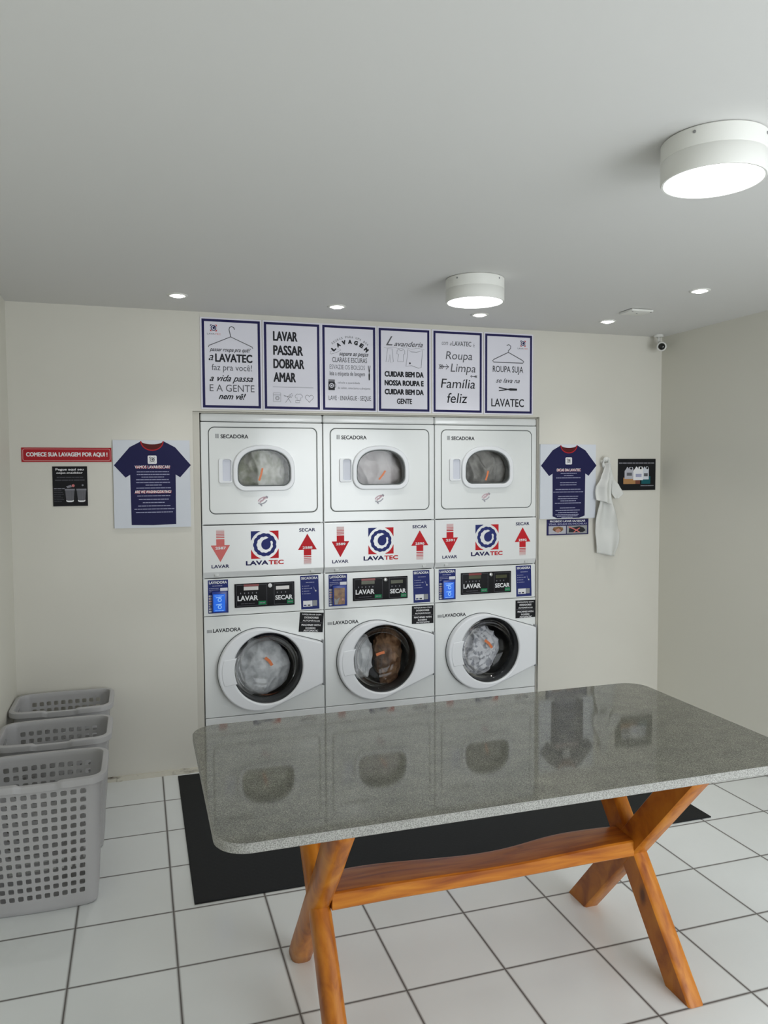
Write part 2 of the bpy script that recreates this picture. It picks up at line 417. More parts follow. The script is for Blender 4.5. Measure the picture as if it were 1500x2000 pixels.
# ------------------------------------------------------------------ flat print (lettering and drawings lie on their sheet)
class Ink:
    """collects flat printed shapes in the XZ plane at one depth; several materials, one mesh"""
    def __init__(self, y, whole=False):
        self.y = y; self.bm = bmesh.new(); self.mats = []; self.parts = []; self.whole = whole
    def mi(self, m):
        if m not in self.mats: self.mats.append(m)
        return self.mats.index(m)
    def poly(self, pts, m, lift=0.0):
        vs = [self.bm.verts.new((x, self.y - lift, z)) for x, z in pts]
        f = self.bm.faces.new(vs); f.material_index = self.mi(M[m])
    def rect(self, x0, z0, x1, z1, m, lift=0.0):
        self.poly([(x0, z0), (x1, z0), (x1, z1), (x0, z1)], m, lift)
    def shape(self, loops, m, lift=0.0):
        b = plate_bm(loops, self.y - lift, 0.0)
        self._merge(b, m)
    def _merge(self, b, m):
        me = bpy.data.meshes.new('t'); b.to_mesh(me); b.free()
        n0 = len(self.bm.faces); self.bm.from_mesh(me); bpy.data.meshes.remove(me)
        self.bm.faces.ensure_lookup_table(); i = self.mi(M[m])
        for f in self.bm.faces[n0:]: f.material_index = i
    def stroke(self, pts, w, m, closed=False, lift=0.0):
        n = len(pts); P = [Vector((p[0], p[1])) for p in pts]; L = []; R = []
        for i in range(n):
            a = P[(i - 1) % n] if closed or i > 0 else P[i]
            b = P[(i + 1) % n] if closed or i < n - 1 else P[i]
            d = (b - a)
            d = d.normalized() if d.length > 1e-9 else Vector((1, 0))
            q = Vector((-d.y, d.x)) * w / 2
            L.append(self.bm.verts.new((P[i].x + q.x, self.y - lift, P[i].y + q.y)))
            R.append(self.bm.verts.new((P[i].x - q.x, self.y - lift, P[i].y - q.y)))
        k = self.mi(M[m])
        for i in range(n if closed else n - 1):
            j = (i + 1) % n
            f = self.bm.faces.new((L[i], R[i], R[j], L[j])); f.material_index = k
    def text(self, s, x0, z0, x1, z1, m, bold=0.0, shear=0.0, rot=0.0, pivot=None, lift=0.0, same=False):
        """lettering scaled to fill the box exactly; bold thickens the strokes; each phrase becomes a mesh of its own"""
        cu = bpy.data.curves.new('t', 'FONT'); cu.body = s; cu.size = 1.0; cu.shear = shear
        cu.resolution_u = 3; cu.fill_mode = 'BOTH'
        ob = bpy.data.objects.new('t', cu); COL.objects.link(ob)
        me = bpy.data.meshes.new_from_object(ob.evaluated_get(bpy.context.evaluated_depsgraph_get()))
        bpy.data.objects.remove(ob, do_unlink=True); bpy.data.curves.remove(cu)
        if not me.vertices:
            bpy.data.meshes.remove(me); return
        base = [v.co.copy() for v in me.vertices]
        xs = [c.x for c in base]; ys = [c.y for c in base]
        ax, bx_, ay, by = min(xs), max(xs), min(ys), max(ys)
        bw = max(bold, 0.0) * (z1 - z0) / max(by - ay, 1e-6)
        sx = (x1 - x0 - 2 * bw) / max(bx_ - ax, 1e-6); sz = (z1 - z0 - 2 * bw) / max(by - ay, 1e-6)
        dest = self.bm if (same or self.whole) else bmesh.new()
        n0 = len(dest.faces)
        for q, (ox_, oz_) in enumerate(((0, 0), (1, 0), (-1, 0), (0.6, 0.8), (-0.6, 0.8), (0.6, -0.8), (-0.6, -0.8)) if bw else ((0, 0),)):
            for v, c in zip(me.vertices, base):
                x = x0 + bw + (c.x - ax) * sx + ox_ * bw; z = z0 + bw + (c.y - ay) * sz + oz_ * bw
                if rot:
                    dx, dz = x - pivot[0], z - pivot[1]
                    x = pivot[0] + dx * math.cos(rot) - dz * math.sin(rot); z = pivot[1] + dx * math.sin(rot) + dz * math.cos(rot)
                v.co = (x, self.y - lift - q * 0.00001, z)
            dest.from_mesh(me)
        bpy.data.meshes.remove(me)
        if dest is self.bm:
            dest.faces.ensure_lookup_table(); i = self.mi(M[m])
            for f in dest.faces[n0:]: f.material_index = i
        else:
            self.parts.append((dest, M[m]))
    def words(self, x0, x1, z, h, m, seed=0, lift=0.0):
        """a line of print too small to read: one mark per word"""
        r = random.Random(seed); x = x0
        while x < x1 - h:
            w = min(h * r.uniform(1.6, 6.5), x1 - x)
            self.rect(x, z - h / 2, x + w, z + h / 2, m, lift)
            x += w + h * 0.45
    def arc_text(self, s, cx, cz, R, a0, a1, h, w, m, bold=0.0):
        n = len(s)
        for i, ch in enumerate(s):
            if ch == ' ': continue
            a = math.radians(a0 + (a1 - a0) * i / (n - 1))
            x, z = cx + R * math.cos(a), cz + R * math.sin(a)
            ww = w * (0.45 if ch in 'I' else 1.0)
            self.text(ch, x - ww / 2, z, x + ww / 2, z + h, m, bold, rot=a - PI / 2, pivot=(x, z), same=True)
    def done(self, name, parent):
        out = None
        for b, mats in [(self.bm, self.mats)] + [(b, [m]) for b, m in self.parts]:
            if not b.faces:
                b.free(); continue
            for f in b.faces:
                f.normal_update()
                if f.normal.y > 0: f.normal_flip()
            nm = 'fine_print' if (b is self.bm and name == 'lettering' and self.parts) else name
            me = bpy.data.meshes.new(nm); b.to_mesh(me); b.free()
            for k in mats: me.materials.append(k)
            o = bpy.data.objects.new(nm, me); COL.objects.link(o); o.parent = parent
            out = out or o
        return out

def swirl_logo(k, cx, cz, s, dark='navy2', red='red', lift=0.0):
    """square emblem with coloured corners, scalloped pale ring and a dark curl"""
    h = s / 2
    def scal(r, n, amp, ph=0.0, N=96):
        return [(cx + (r + amp * abs(math.sin(n * a / 2 + ph))) * math.cos(a), cz + (r + amp * abs(math.sin(n * a / 2 + ph))) * math.sin(a))
                for a in [2 * PI * i / N for i in range(N)]]
    def corner(sx, sz, col):
        pts = [(cx + sx * h, cz + sz * h)]
        a0 = math.atan2(sz * 0.42, sx); a1 = math.atan2(sz, sx * 0.42)
        pts.append((cx + sx * h, cz + sz * h * 0.30))
        for i in range(9):
            a = a0 + (a1 - a0) * i / 8
            pts.append((cx + 1.02 * h * math.cos(a), cz + 1.02 * h * math.sin(a)))
        pts.append((cx + sx * h * 0.30, cz + sz * h))
        pts = [(max(cx - h, min(cx + h, x)), max(cz - h, min(cz + h, z))) for x, z in pts]
        k.shape([pts], col, lift)
    corner(-1, 1, dark); corner(1, 1, red); corner(-1, -1, red); corner(1, -1, red)
    k.shape([scal(0.80 * h, 13, 0.05 * h), scal(0.55 * h, 11, 0.05 * h)[::-1]], dark, lift)
    # curl: a dark centre joined to the ring at the upper right, leaving a pale comma round it
    pts = []
    for i in range(49):
        a = math.radians(95 + 300 * i / 48); f = i / 48
        r = h * (0.42 - 0.08 * math.sin(PI * f))
        pts.append((cx + 0.07 * h + r * math.cos(a) * 0.92, cz - 0.02 * h + r * math.sin(a)))
    pts += [(cx + 0.52 * h, cz + 0.30 * h), (cx + 0.36 * h, cz + 0.52 * h), (cx + 0.20 * h, cz + 0.47 * h)]
    k.shape([pts], dark, lift + 0.00005)

# ------------------------------------------------------------------ room
bm = bmesh.new(); bx(bm, XL - 0.15, XR + 0.15, YF - 0.15, 1.0, -0.1, 0.0)
struct(obj('floor', bm, M['tiles']))
bm = bmesh.new(); bx(bm, XL - 0.15, XR + 0.15, YF - 0.15, 1.0, H, H + 0.1)
struct(obj('ceiling', bm, M['ceiling']))
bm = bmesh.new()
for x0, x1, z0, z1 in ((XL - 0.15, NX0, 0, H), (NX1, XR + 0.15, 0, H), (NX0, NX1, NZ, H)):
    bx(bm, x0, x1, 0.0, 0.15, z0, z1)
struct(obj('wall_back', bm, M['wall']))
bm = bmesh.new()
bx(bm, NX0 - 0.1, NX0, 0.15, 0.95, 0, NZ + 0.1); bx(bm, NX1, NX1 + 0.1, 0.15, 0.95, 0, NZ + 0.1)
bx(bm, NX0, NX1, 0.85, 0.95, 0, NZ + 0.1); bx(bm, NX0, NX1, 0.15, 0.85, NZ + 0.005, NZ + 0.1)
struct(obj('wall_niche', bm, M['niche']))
bm = bmesh.new(); bx(bm, XL - 0.15, XL, YF - 0.15, 0.0, 0, H)
struct(obj('wall_left', bm, M['wall_side']))
bm = bmesh.new()
for y0, y1, z0, z1 in ((-3.2, 0.0, 0, H), (YF - 0.15, -4.9, 0, H), (-4.9, -3.2, 2.3, H), (-4.9, -3.2, 0, 0.2)):
    bx(bm, XR, XR + 0.15, y0, y1, z0, z1)
struct(obj('wall_right', bm, M['wall_side']))
bm = bmesh.new()
for x0, x1, z0, z1 in ((XL, 1.0, 0, H), (2.85, XR, 0, H), (1.0, 2.85, 2.3, H), (1.0, 2.85, 0, 0.2)):
    bx(bm, x0, x1, YF - 0.15, YF, z0, z1)
struct(obj('wall_front', bm, M['wall']))
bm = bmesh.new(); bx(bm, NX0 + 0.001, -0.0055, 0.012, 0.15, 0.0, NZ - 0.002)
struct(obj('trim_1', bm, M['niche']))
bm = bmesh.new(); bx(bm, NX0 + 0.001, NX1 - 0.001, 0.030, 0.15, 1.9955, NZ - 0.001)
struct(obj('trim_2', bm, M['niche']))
bm = bmesh.new(); bx(bm, 2.0695, NX1 - 0.001, 0.022, 0.15, 0.0, NZ - 0.010)
struct(obj('trim_3', bm, M['wall']))
bm = bmesh.new()
for i in range(40):
    x0 = XL + (0.06 - XL) * i / 40; x1 = XL + (0.06 - XL) * (i + 1) / 40
    hh = 0.026 + 0.007 * noise.noise((i * 0.4, 0, 0)); dd = 0.012 + 0.006 * noise.noise((i * 0.5, 5, 0))
    bx(bm, x0, x1, -dd, 0.0, 0, hh)
struct(obj('baseboard_back', bm, M['strip']))

# ------------------------------------------------------------------ stacked washer-dryers
def d_loop(cx, hw, zb, zt, zs, rc, n=28):
    pts = []
    for i in range(9):
        a = math.radians(180 + 90 * i / 8); pts.append((cx - hw + rc + rc * math.cos(a), zb + rc + rc * math.sin(a)))
    for i in range(9):
        a = math.radians(270 + 90 * i / 8); pts.append((cx + hw - rc + rc * math.cos(a), zb + rc + rc * math.sin(a)))
    for i in range(n + 1):
        a = PI * i / n; c, s = math.cos(a), math.sin(a); e = 2 / 2.35
        pts.append((cx + hw * math.copysign(abs(c) ** e, c), zs + (zt - zs) * abs(s) ** e))
    return pts

CX = PLW / 2
WCX, WCZ = 0.350 - CX, 0.556        # washer porthole centre
def washer_outline(grow=0.0):
    cx, cz, r = 0.304 - CX, 0.549, 0.2345 + grow
    hx, ht, hb = 0.668 - CX + grow, 0.688 + grow, 0.432 - grow
    def tang(px, pz, sgn):
        d = math.hypot(px - cx, pz - cz); base = math.atan2(pz - cz, px - cx)
        return base + sgn * math.acos(min(1, r / d))
    at, ab = tang(hx, ht, 1), tang(hx, hb, -1)
    if ab < at: ab += 2 * PI
    pts = [(cx + r * math.cos(at + (ab - at) * i / 60), cz + r * math.sin(at + (ab - at) * i / 60)) for i in range(61)]
    rc = 0.012
    pts += [(hx - rc, hb + 0.004), (hx, hb + rc), (hx, ht - rc), (hx - rc, ht - 0.004)]
    return pts

def fabric(name, c0, c1, scale, lo=0.4, hi=0.6):
    return add_bump(add_mottle(mat(name, c0, 0.9, spec=0.15), c0, c1, scale, 3, lo, hi), 40, 0.5, 0.004)

def machine(i, lav, sec, display, screen, label):
    x0 = i * PITCH
    t = thing('stacked_washer_dryer', label, 'washing machine', (x0 + CX, MY, 0), 0, 'stacked washer dryers in the wall niche')
    R = lambda a: a - CX
    # body shell
    bm = bmesh.new()
    bx(bm, -CX, -CX + 0.012, 0.02, 0.72, 0.02, 1.945); bx(bm, CX - 0.012, CX, 0.02, 0.72, 0.02, 1.945)
    bx(bm, -CX + 0.012, CX - 0.012, 0.705, 0.72, 0.02, 1.945); bx(bm, -CX + 0.012, CX - 0.012, 0.02, 0.705, 1.02, 1.035)
    bx(bm, -CX + 0.012, CX - 0.012, 0.02, 0.705, 0.02, 0.035)
    bx(bm, -CX + 0.012, CX - 0.012, 0.02, 0.705, 1.36, 1.37)
    cab = obj('cabinet', bm, M['white'], t)
    for sx in (-1, 1):
        for yy in (0.10, 0.64): box_obj('foot', (sx * 0.28 - 0.02, yy - 0.02, 0.0), (sx * 0.28 + 0.02, yy + 0.02, 0.021), M['gasket'], t, 0.002)
    box_obj('lid', (-CX, 0.0, 1.949), (CX, 0.72, 1.9935), M['white'], t, 0.009, 3)
    # dryer front with its loading door
    g = 0.0025
    plate('dryer_panel', [rrect(-CX + g * 0.4, 1.3775, CX - g * 0.4, 1.9455, 0.004), rrect(R(0.040), 1.434, R(0.655), 1.920, 0.034)], 0.0, 0.02, M['panel'], t, 0.0025)
    plate('door_seal', [rrect(R(0.037), 1.431, R(0.658), 1.923, 0.036), rrect(R(0.060), 1.455, R(0.635), 1.900, 0.03)], 0.005, 0.012, M['groove'], t)
    dl = lambda hw, zb, zt, zs, rc: d_loop(R(0.3475), hw, zb, zt, zs, rc)
    door = plate('dryer_door', [rrect(R(0.0445), 1.4385, R(0.6505), 1.9155, 0.031), dl(0.156, 1.580, 1.803, 1.672, 0.05)], -0.001, 0.018, M['panel'], t, 0.003)
    plate('window_surround', [dl(0.174, 1.561, 1.820, 1.680, 0.07), dl(0.149, 1.5885, 1.7955, 1.672, 0.046)], -0.016, 0.018, M['plastic'], door, 0.006)
    plate('window_gasket', [dl(0.1515, 1.586, 1.798, 1.672, 0.047), dl(0.144, 1.594, 1.790, 1.671, 0.043)], -0.006, 0.045, M['groove'], door)
    plate('window_glass', [dl(0.1485, 1.589, 1.795, 1.672, 0.046)], -0.004, 0.003, M['porthole'], door)
    hd = plate('handle', [rrect(R(0.094), 1.607, R(0.168), 1.744, 0.012), rrect(R(0.117), 1.618, R(0.162), 1.738, 0.010)], -0.010, 0.012, M['plastic'], door, 0.003)
    plate('handle_pocket', [rrect(R(0.115), 1.616, R(0.164), 1.740, 0.010)], -0.0015, 0.002, M['pocket'], door)
    k = Ink(-0.0016)
    for a in range(3): k.rect(R(0.080 + a * 0.0065), 1.856, R(0.0845 + a * 0.0065), 1.881, 'hatch')
    k.text('SECADORA', R(0.108), 1.8555, R(0.261), 1.878, 'ink', 0.025)
    k.done('lettering', door)
    k = Ink(-0.0016)
    ex, ez = R(0.337), 1.506
    k.stroke([(ex + 0.026 * math.cos(a / 10), ez + 0.018 * math.sin(a / 10) + 0.008 * math.cos(a / 10)) for a in range(2, 30)], 0.007, 'pinkprint')
    k.stroke([(ex + 0.024 * math.cos(a / 10), ez + 0.016 * math.sin(a / 10) + 0.008 * math.cos(a / 10)) for a in range(33, 61)], 0.007, 'greyprint')
    k.stroke([(ex - 0.016 + 0.008 * a, ez - 0.010 + 0.006 * a + 0.004 * (a % 2)) for a in range(5)], 0.010, 'pinkprint')
    k.stroke([(ex + 0.018, ez + 0.026), (ex + 0.030, ez + 0.018)], 0.008, 'greyprint')
    k.stroke([(ex - 0.012, ez - 0.020), (ex - 0.004, ez - 0.030)], 0.008, 'greyprint')
    k.done('emblem', door)
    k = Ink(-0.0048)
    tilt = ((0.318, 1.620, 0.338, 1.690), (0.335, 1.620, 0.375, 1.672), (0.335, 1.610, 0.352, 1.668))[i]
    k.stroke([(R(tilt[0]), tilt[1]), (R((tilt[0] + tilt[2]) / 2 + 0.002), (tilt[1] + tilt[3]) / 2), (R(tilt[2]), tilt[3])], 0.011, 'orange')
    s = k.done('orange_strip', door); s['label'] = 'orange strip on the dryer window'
    # dryer drum
    obj('dryer_drum', lathe_bm([(0.205, 0.045), (0.235, 0.05), (0.255, 0.07), (0.255, 0.44), (0.24, 0.46), (0, 0.46)], 'Y', 64, (R(0.3475), 0, 1.665)), M['drum_pale'], t, True)
    # sign panel with its sloping lower lip
    bm = bmesh.new()
    prof = [(0.016, 1.3735), (0.0, 1.3715), (-0.003, 1.365), (-0.003, 1.112), (0.0, 1.105), (0.012, 1.0815), (0.020, 1.0765), (0.03, 1.0765), (0.03, 1.3735)]
    va = [bm.verts.new((-CX + 0.001, y, z)) for y, z in prof]; vb = [bm.verts.new((CX - 0.001, y, z)) for y, z in prof]
    for a in range(len(prof)):
        b = (a + 1) % len(prof); bm.faces.new((va[a], vb[a], vb[b], va[b]))
    bm.faces.new(va); bm.faces.new(vb[::-1])
    sign = obj('sign_panel', bm, M['white'], t)
    for xx in (0.075, 0.62): box_obj('catch', (R(xx) - 0.012, -0.004, 1.086), (R(xx) + 0.012, 0.016, 1.1), M['lip'], sign, 0.003)
    k = Ink(-0.0036)
    ay = 'pinkred' if i == 0 else 'red'
    z = 1.345
    k.shape([[(R(0.0975 - 0.053), 1.2615), (R(0.0975 + 0.053), 1.2615), (R(0.0965), 1.168)]], ay)
    k.rect(R(0.075), 1.2615, R(0.120), 1.296, ay)
    for a, (zz, hh, mm) in enumerate(((1.3015, 0.006, ay), (1.311, 0.006, 'fade1'), (1.320, 0.006, 'fade1'), (1.3285, 0.006, 'fade2'), (1.3365, 0.005, 'fade2'), (1.343, 0.004, 'fade3'))):
        k.rect(R(0.075), zz, R(0.120), zz + hh, mm)
    k.text(lav, R(0.070), 1.238, R(0.128), 1.2535, 'whiteink', 0.05, lift=0.0005, same=True)
    k.done('arrow', sign)
    k = Ink(-0.0036)
    k.shape([[(R(0.591 - 0.055), 1.2195), (R(0.591), 1.312), (R(0.591 + 0.055), 1.2195)]], 'red')
    k.rect(R(0.569), 1.186, R(0.613), 1.2195, 'red')
    for a, (zz, hh, mm) in enumerate(((1.1755, 0.006, 'red'), (1.166, 0.006, 'fade1'), (1.157, 0.006, 'fade1'), (1.149, 0.0055, 'fade2'), (1.1415, 0.005, 'fade2'), (1.135, 0.004, 'fade3'))):
        k.rect(R(0.569), zz, R(0.613), zz + hh, mm)
    k.text(sec, R(0.562), 1.224, R(0.620), 1.2395, 'whiteink', 0.05, lift=0.0005, same=True)
    k.done('arrow', sign)
    k = Ink(-0.0036)
    k.text('LAVAR', R(0.047), 1.1335, R(0.1445), 1.153, 'navy', 0.03)
    k.text('SECAR', R(0.5435), 1.3245, R(0.638), 1.344, 'navy', 0.03)
    k.done('lettering', sign)
    k = Ink(-0.0036, True)
    swirl_logo(k, R(0.3455), 1.2565, 0.157)
    k.text('LAVA', R(0.237), 1.1415, R(0.364), 1.168, 'navy', 0.05)
    k.text('TEC', R(0.3655), 1.1415, R(0.452), 1.168, 'red', 0.04)
    k.done('logo', sign)
    # control panel
    cp = plate('control_panel', [rrect(-CX + 0.001, 0.8645, CX - 0.001, 1.0735, 0.004)], 0.004, 0.02, M['panel'], t, 0.003)
    dp = box_obj('display_panel', (R(0.172), -0.002, 0.904), (R(0.513), 0.006, 1.039), M['black'], cp, 0.002)
    px = lambda u: R(0.172 + 0.341 * u); pz = lambda v: 1.039 - 0.135 * v
    k = Ink(-0.0026)
    for a, b in ((0.03, 0.53), (0.655, 0.975)):
        k.stroke([(px(a), pz(0.06)), (px(b), pz(0.06)), (px(b), pz(0.93)), (px(a), pz(0.93))], 0.0014, 'midink', True)
    k.rect(px(0.15), pz(0.12), px(0.40), pz(0.03), 'displayred', 0.0003)
    k.rect(px(0.15), pz(0.28), px(0.39), pz(0.13), display, 0.0003)
    k.rect(px(0.685), pz(0.31), px(0.91), pz(0.16), display, 0.0003)
    k.text('LAVAR', px(0.045), pz(0.72), px(0.385), pz(0.50), 'whiteink', 0.03, lift=0.0004)
    k.text('SECAR', px(0.672), pz(0.75), px(0.965), pz(0.55), 'whiteink', 0.03, lift=0.0004)
    k.rect(px(0.39), pz(0.91), px(0.515), pz(0.76), 'green', 0.0003)
    k.rect(px(0.87), pz(0.93), px(0.975), pz(0.77), 'green', 0.0003)
    for a in range(5): k.rect(px(0.09 + a * 0.065), pz(0.43), px(0.105 + a * 0.065), pz(0.37), 'midink')
    for a in range(3): k.rect(px(0.70 + a * 0.07), pz(0.46), px(0.715 + a * 0.07), pz(0.40), 'midink')
    k.words(px(0.41), px(0.50), pz(0.835), 0.006, 'midink', 3, 0.0006)
    k.words(px(0.885), px(0.965), pz(0.85), 0.006, 'midink', 4, 0.0006)
    k.words(px(0.10), px(0.33), pz(0.84), 0.004, 'dimink', 5)
    k.done('lettering', cp)
    obj('knob', lathe_bm([(0.0115, 0.0), (0.0115, -0.006), (0.009, -0.008), (0, -0.008)], 'Y', 24, (px(0.585), -0.002, pz(0.12))), M['whiteink'] if i == 0 else M['chrome'], cp, True, 40)
    lab = box_obj('washer_label', (R(0.026), 0.0025, 0.880), (R(0.137), 0.0045, 1.067), M['navy2'], cp)
    k = Ink(0.0021)
    k.text('LAVADORA', R(0.032), 1.045, R(0.131), 1.061, 'whiteink', 0.03)
    k.words(R(0.05), R(0.11), 1.034, 0.004, 'palink', 7)
    for a in range(3): k.words(R(0.032), R(0.088), 1.020 - a * 0.009, 0.003, 'palink', 8 + a)
    k.rect(R(0.093), 1.004, R(0.134), 1.022, 'whiteink')
    for a, mm in enumerate(('hatch', 'tan', 'fade1', 'tan', 'navy', 'hatch', 'whiteink')):
        k.rect(R(0.030), 0.982 - a * 0.0145 - 0.009, R(0.048), 0.982 - a * 0.0145, 'whiteink', 0.0001)
        k.rect(R(0.032), 0.982 - a * 0.0145 - 0.007, R(0.046), 0.982 - a * 0.0145 - 0.002, mm, 0.0003)
    k.done('lettering', lab)
    rd = box_obj('card_reader', (R(0.046), -0.020, 0.884), (R(0.128), 0.003, 1.004), M['readerblue'], cp, 0.004)
    box_obj('screen', (R(0.052), -0.0212, 0.893), (R(0.117), -0.0195, 0.990), M[screen], rd)
    k = Ink(-0.0216)
    if screen == 'bluescreen':
        for zz in (0.958, 0.918):
            k.shape([circ(R(0.087), zz, 0.011, 20), circ(R(0.087), zz, 0.0065, 20)[::-1]], 'bluelight')
            k.stroke([(R(0.066), zz + 0.013), (R(0.098), zz + 0.016)], 0.005, 'bluelight')
        k.words(R(0.06), R(0.11), 0.981, 0.003, 'bluelight', 5)
        k.words(R(0.06), R(0.11), 0.898, 0.003, 'bluelight', 6)
    else:
        k.shape([[(R(0.056), 0.895), (R(0.072), 0.895), (R(0.080), 0.918), (R(0.088), 0.934), (R(0.078), 0.930), (R(0.066), 0.922), (R(0.055), 0.930)]], 'hatch')
        k.shape([circ(R(0.104), 0.922, 0.007, 14)], 'skin')
    k.done('picture', rd)
    lb = plate('dryer_label', [[(R(0.5475), 1.068), (R(0.6545), 1.068), (R(0.6595), 0.872), (R(0.5525), 0.872)]], 0.0028, 0.0015, M['navy2'], cp)
    k = Ink(0.0023)
    k.text('SECADORA', R(0.5535), 1.046, R(0.650), 1.061, 'whiteink', 0.03)
    k.words(R(0.58), R(0.63), 1.028, 0.004, 'palink', 17)
    for a in range(4):
        k.shape([circ(R(0.561), 1.008 - a * 0.015, 0.0028, 10)], 'palink'); k.words(R(0.567), R(0.60 + 0.008 * (a % 2)), 1.008 - a * 0.015, 0.003, 'palink', 21 + a)
    k.shape([circ(R(0.612), 0.994, 0.004, 12)], 'palink'); k.shape([circ(R(0.638), 0.978, 0.0045, 12)], 'whiteink')
    k.stroke([(R(0.626), 1.002), (R(0.630), 0.99), (R(0.642), 0.972)], 0.002, 'palink')
    k.done('lettering', lb)
    k = Ink(0.0023)
    k.rect(R(0.5635), 0.888, R(0.618), 0.922, 'whiteink'); k.rect(R(0.620), 0.890, R(0.646), 0.922, 'hatch')
    k.rect(R(0.567), 0.892, R(0.583), 0.899, 'navy2', 0.0003); k.rect(R(0.590), 0.892, R(0.606), 0.899, 'ink', 0.0003)
    k.done('picture', lb)
    # washer front
    wp = plate('washer_panel', [rrect(-CX + 0.001, 0.2885, CX - 0.001, 0.8615, 0.004), circ(WCX, WCZ, 0.212, 72)], 0.0, 0.02, M['panel'], t, 0.0025)
    k = Ink(-0.0008)
    for a in range(7): k.rect(R(0.0165 + a * 0.0042), 0.7715, R(0.0193 + a * 0.0042), 0.7885, 'hatch')
    k.text('LAVADORA', R(0.0495), 0.7712, R(0.204), 0.793, 'ink', 0.025)
    k.done('lettering', wp)
    q = [[(0.544, 0.858), (0.684, 0.846), (0.676, 0.732), (0.534, 0.744)], [(0.540, 0.853), (0.680, 0.851), (0.679, 0.742), (0.539, 0.744)], [(0.545, 0.849), (0.684, 0.846), (0.684, 0.736), (0.545, 0.735)]][i]
    nt = plate('notice_sticker', [[(R(a), b) for a, b in q]], -0.0012, 0.001, M['black'], wp)
    k = Ink(-0.0018)
    (ax, az), (bx_, bz), (cx_, cz_), (dx_, dz_) = q
    def nl(s, u0, u1, v0, v1):
        ang = math.atan2(bz - az, bx_ - ax)
        xa = ax + (dx_ - ax) * v1; wd = bx_ - ax; hh = az - dz_
        xx0, xx1 = R(xa + wd * u0), R(xa + wd * u1)
        zc0, zc1 = az - hh * v1, az - hh * v0
        k.text(s, xx0, zc0, xx1, zc1, 'whiteink', 0.03, rot=ang, pivot=(R(xa), zc0))
    nl('M\u00c1QUINAS COM', 0.10, 0.90, 0.05, 0.15); nl('DOSADORES', 0.20, 0.80, 0.21, 0.31); nl('AUTOM\u00c1TICOS', 0.14, 0.86, 0.36, 0.46)
    nl('MACHINES WITH', 0.10, 0.90, 0.59, 0.69); nl('DOSERS', 0.28, 0.70, 0.75, 0.84); nl('AUTOMATIC', 0.2, 0.82, 0.88, 0.97)
    k.stroke([(R(ax + (dx_ - ax) * 0.52 + 0.004), az - (az - dz_) * 0.52), (R(ax + (dx_ - ax) * 0.52 + 0.136), az - (az - dz_) * 0.52 + (bz - az))], 0.001, 'midink')
    k.done('lettering', nt)
    # washer door
    wd = plate('washer_door', [washer_outline(), circ(WCX, WCZ, 0.199, 72, 0.203)], -0.048, 0.050, M['plastic'], t, 0.0085)
    plate('door_shadow_gap', [washer_outline(0.0025), circ(WCX, WCZ, 0.205, 72)], -0.001, 0.0035, M['groove'], wd)
    hx = -0.2345 + 0.304 - CX
    hp = [(0.304 - CX + 0.2145 * math.cos(math.radians(a)), 0.549 + 0.2145 * math.sin(math.radians(a))) for a in range(161, 202, 4)]
    hp += [(WCX + 0.190 * math.cos(math.radians(a)), WCZ + 0.193 * math.sin(math.radians(a))) for a in range(203, 153, -5)]
    plate('handle', [hp], -0.051, 0.02, M['plastic'], wd, 0.004)
    box_obj('hinge', (R(0.6695), -0.030, 0.425), (R(0.6805), -0.0008, 0.690), M['hatch'], wd, 0.003)
    obj('window_gasket', lathe_bm([(0.203, -0.034), (0.200, -0.036), (0.196, -0.026), (0.194, 0.0), (0.193, 0.066), (0.204, 0.068), (0.207, 0.0)], 'Y', 72, (WCX, 0, WCZ), True), M['gasket'], wd, True)
    obj('window_glass', lathe_bm([(0.1935, -0.028), (0.180, -0.022), (0.166, 0.004), (0.150, 0.030), (0.132, 0.040), (0.06, 0.044), (0, 0.045)], 'Y', 72, (WCX, 0, WCZ)), M['porthole'], wd, True)
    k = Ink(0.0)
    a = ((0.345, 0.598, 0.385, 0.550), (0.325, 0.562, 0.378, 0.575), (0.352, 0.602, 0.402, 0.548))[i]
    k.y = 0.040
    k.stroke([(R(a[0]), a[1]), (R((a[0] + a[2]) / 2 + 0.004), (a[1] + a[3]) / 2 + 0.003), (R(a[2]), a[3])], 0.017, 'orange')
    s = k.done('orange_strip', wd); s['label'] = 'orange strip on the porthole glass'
    obj('washer_drum', lathe_bm([(0.206, 0.070), (0.262, 0.072), (0.272, 0.082), (0.272, 0.45), (0.26, 0.47), (0, 0.47)], 'Y', 64, (WCX, 0, WCZ)), M['drum'], t, True)
    plate('base_panel', [rrect(-CX + 0.001, 0.022, CX - 0.001, 0.2850, 0.004)], 0.0, 0.02, M['white'], t, 0.0025)
    return t

machine(0, '2587', '2588', 'lcdglare', 'bluescreen', 'leftmost stacked washer and dryer column, numbered 2587 and 2588')
machine(1, '2589', '2590', 'lcd', 'brownpic', 'middle stacked washer and dryer column, numbered 2589 and 2590, brown picture on its reader')
machine(2, '2591', '2592', 'lcd', 'bluescreen', 'rightmost stacked washer and dryer column, numbered 2591 and 2592')

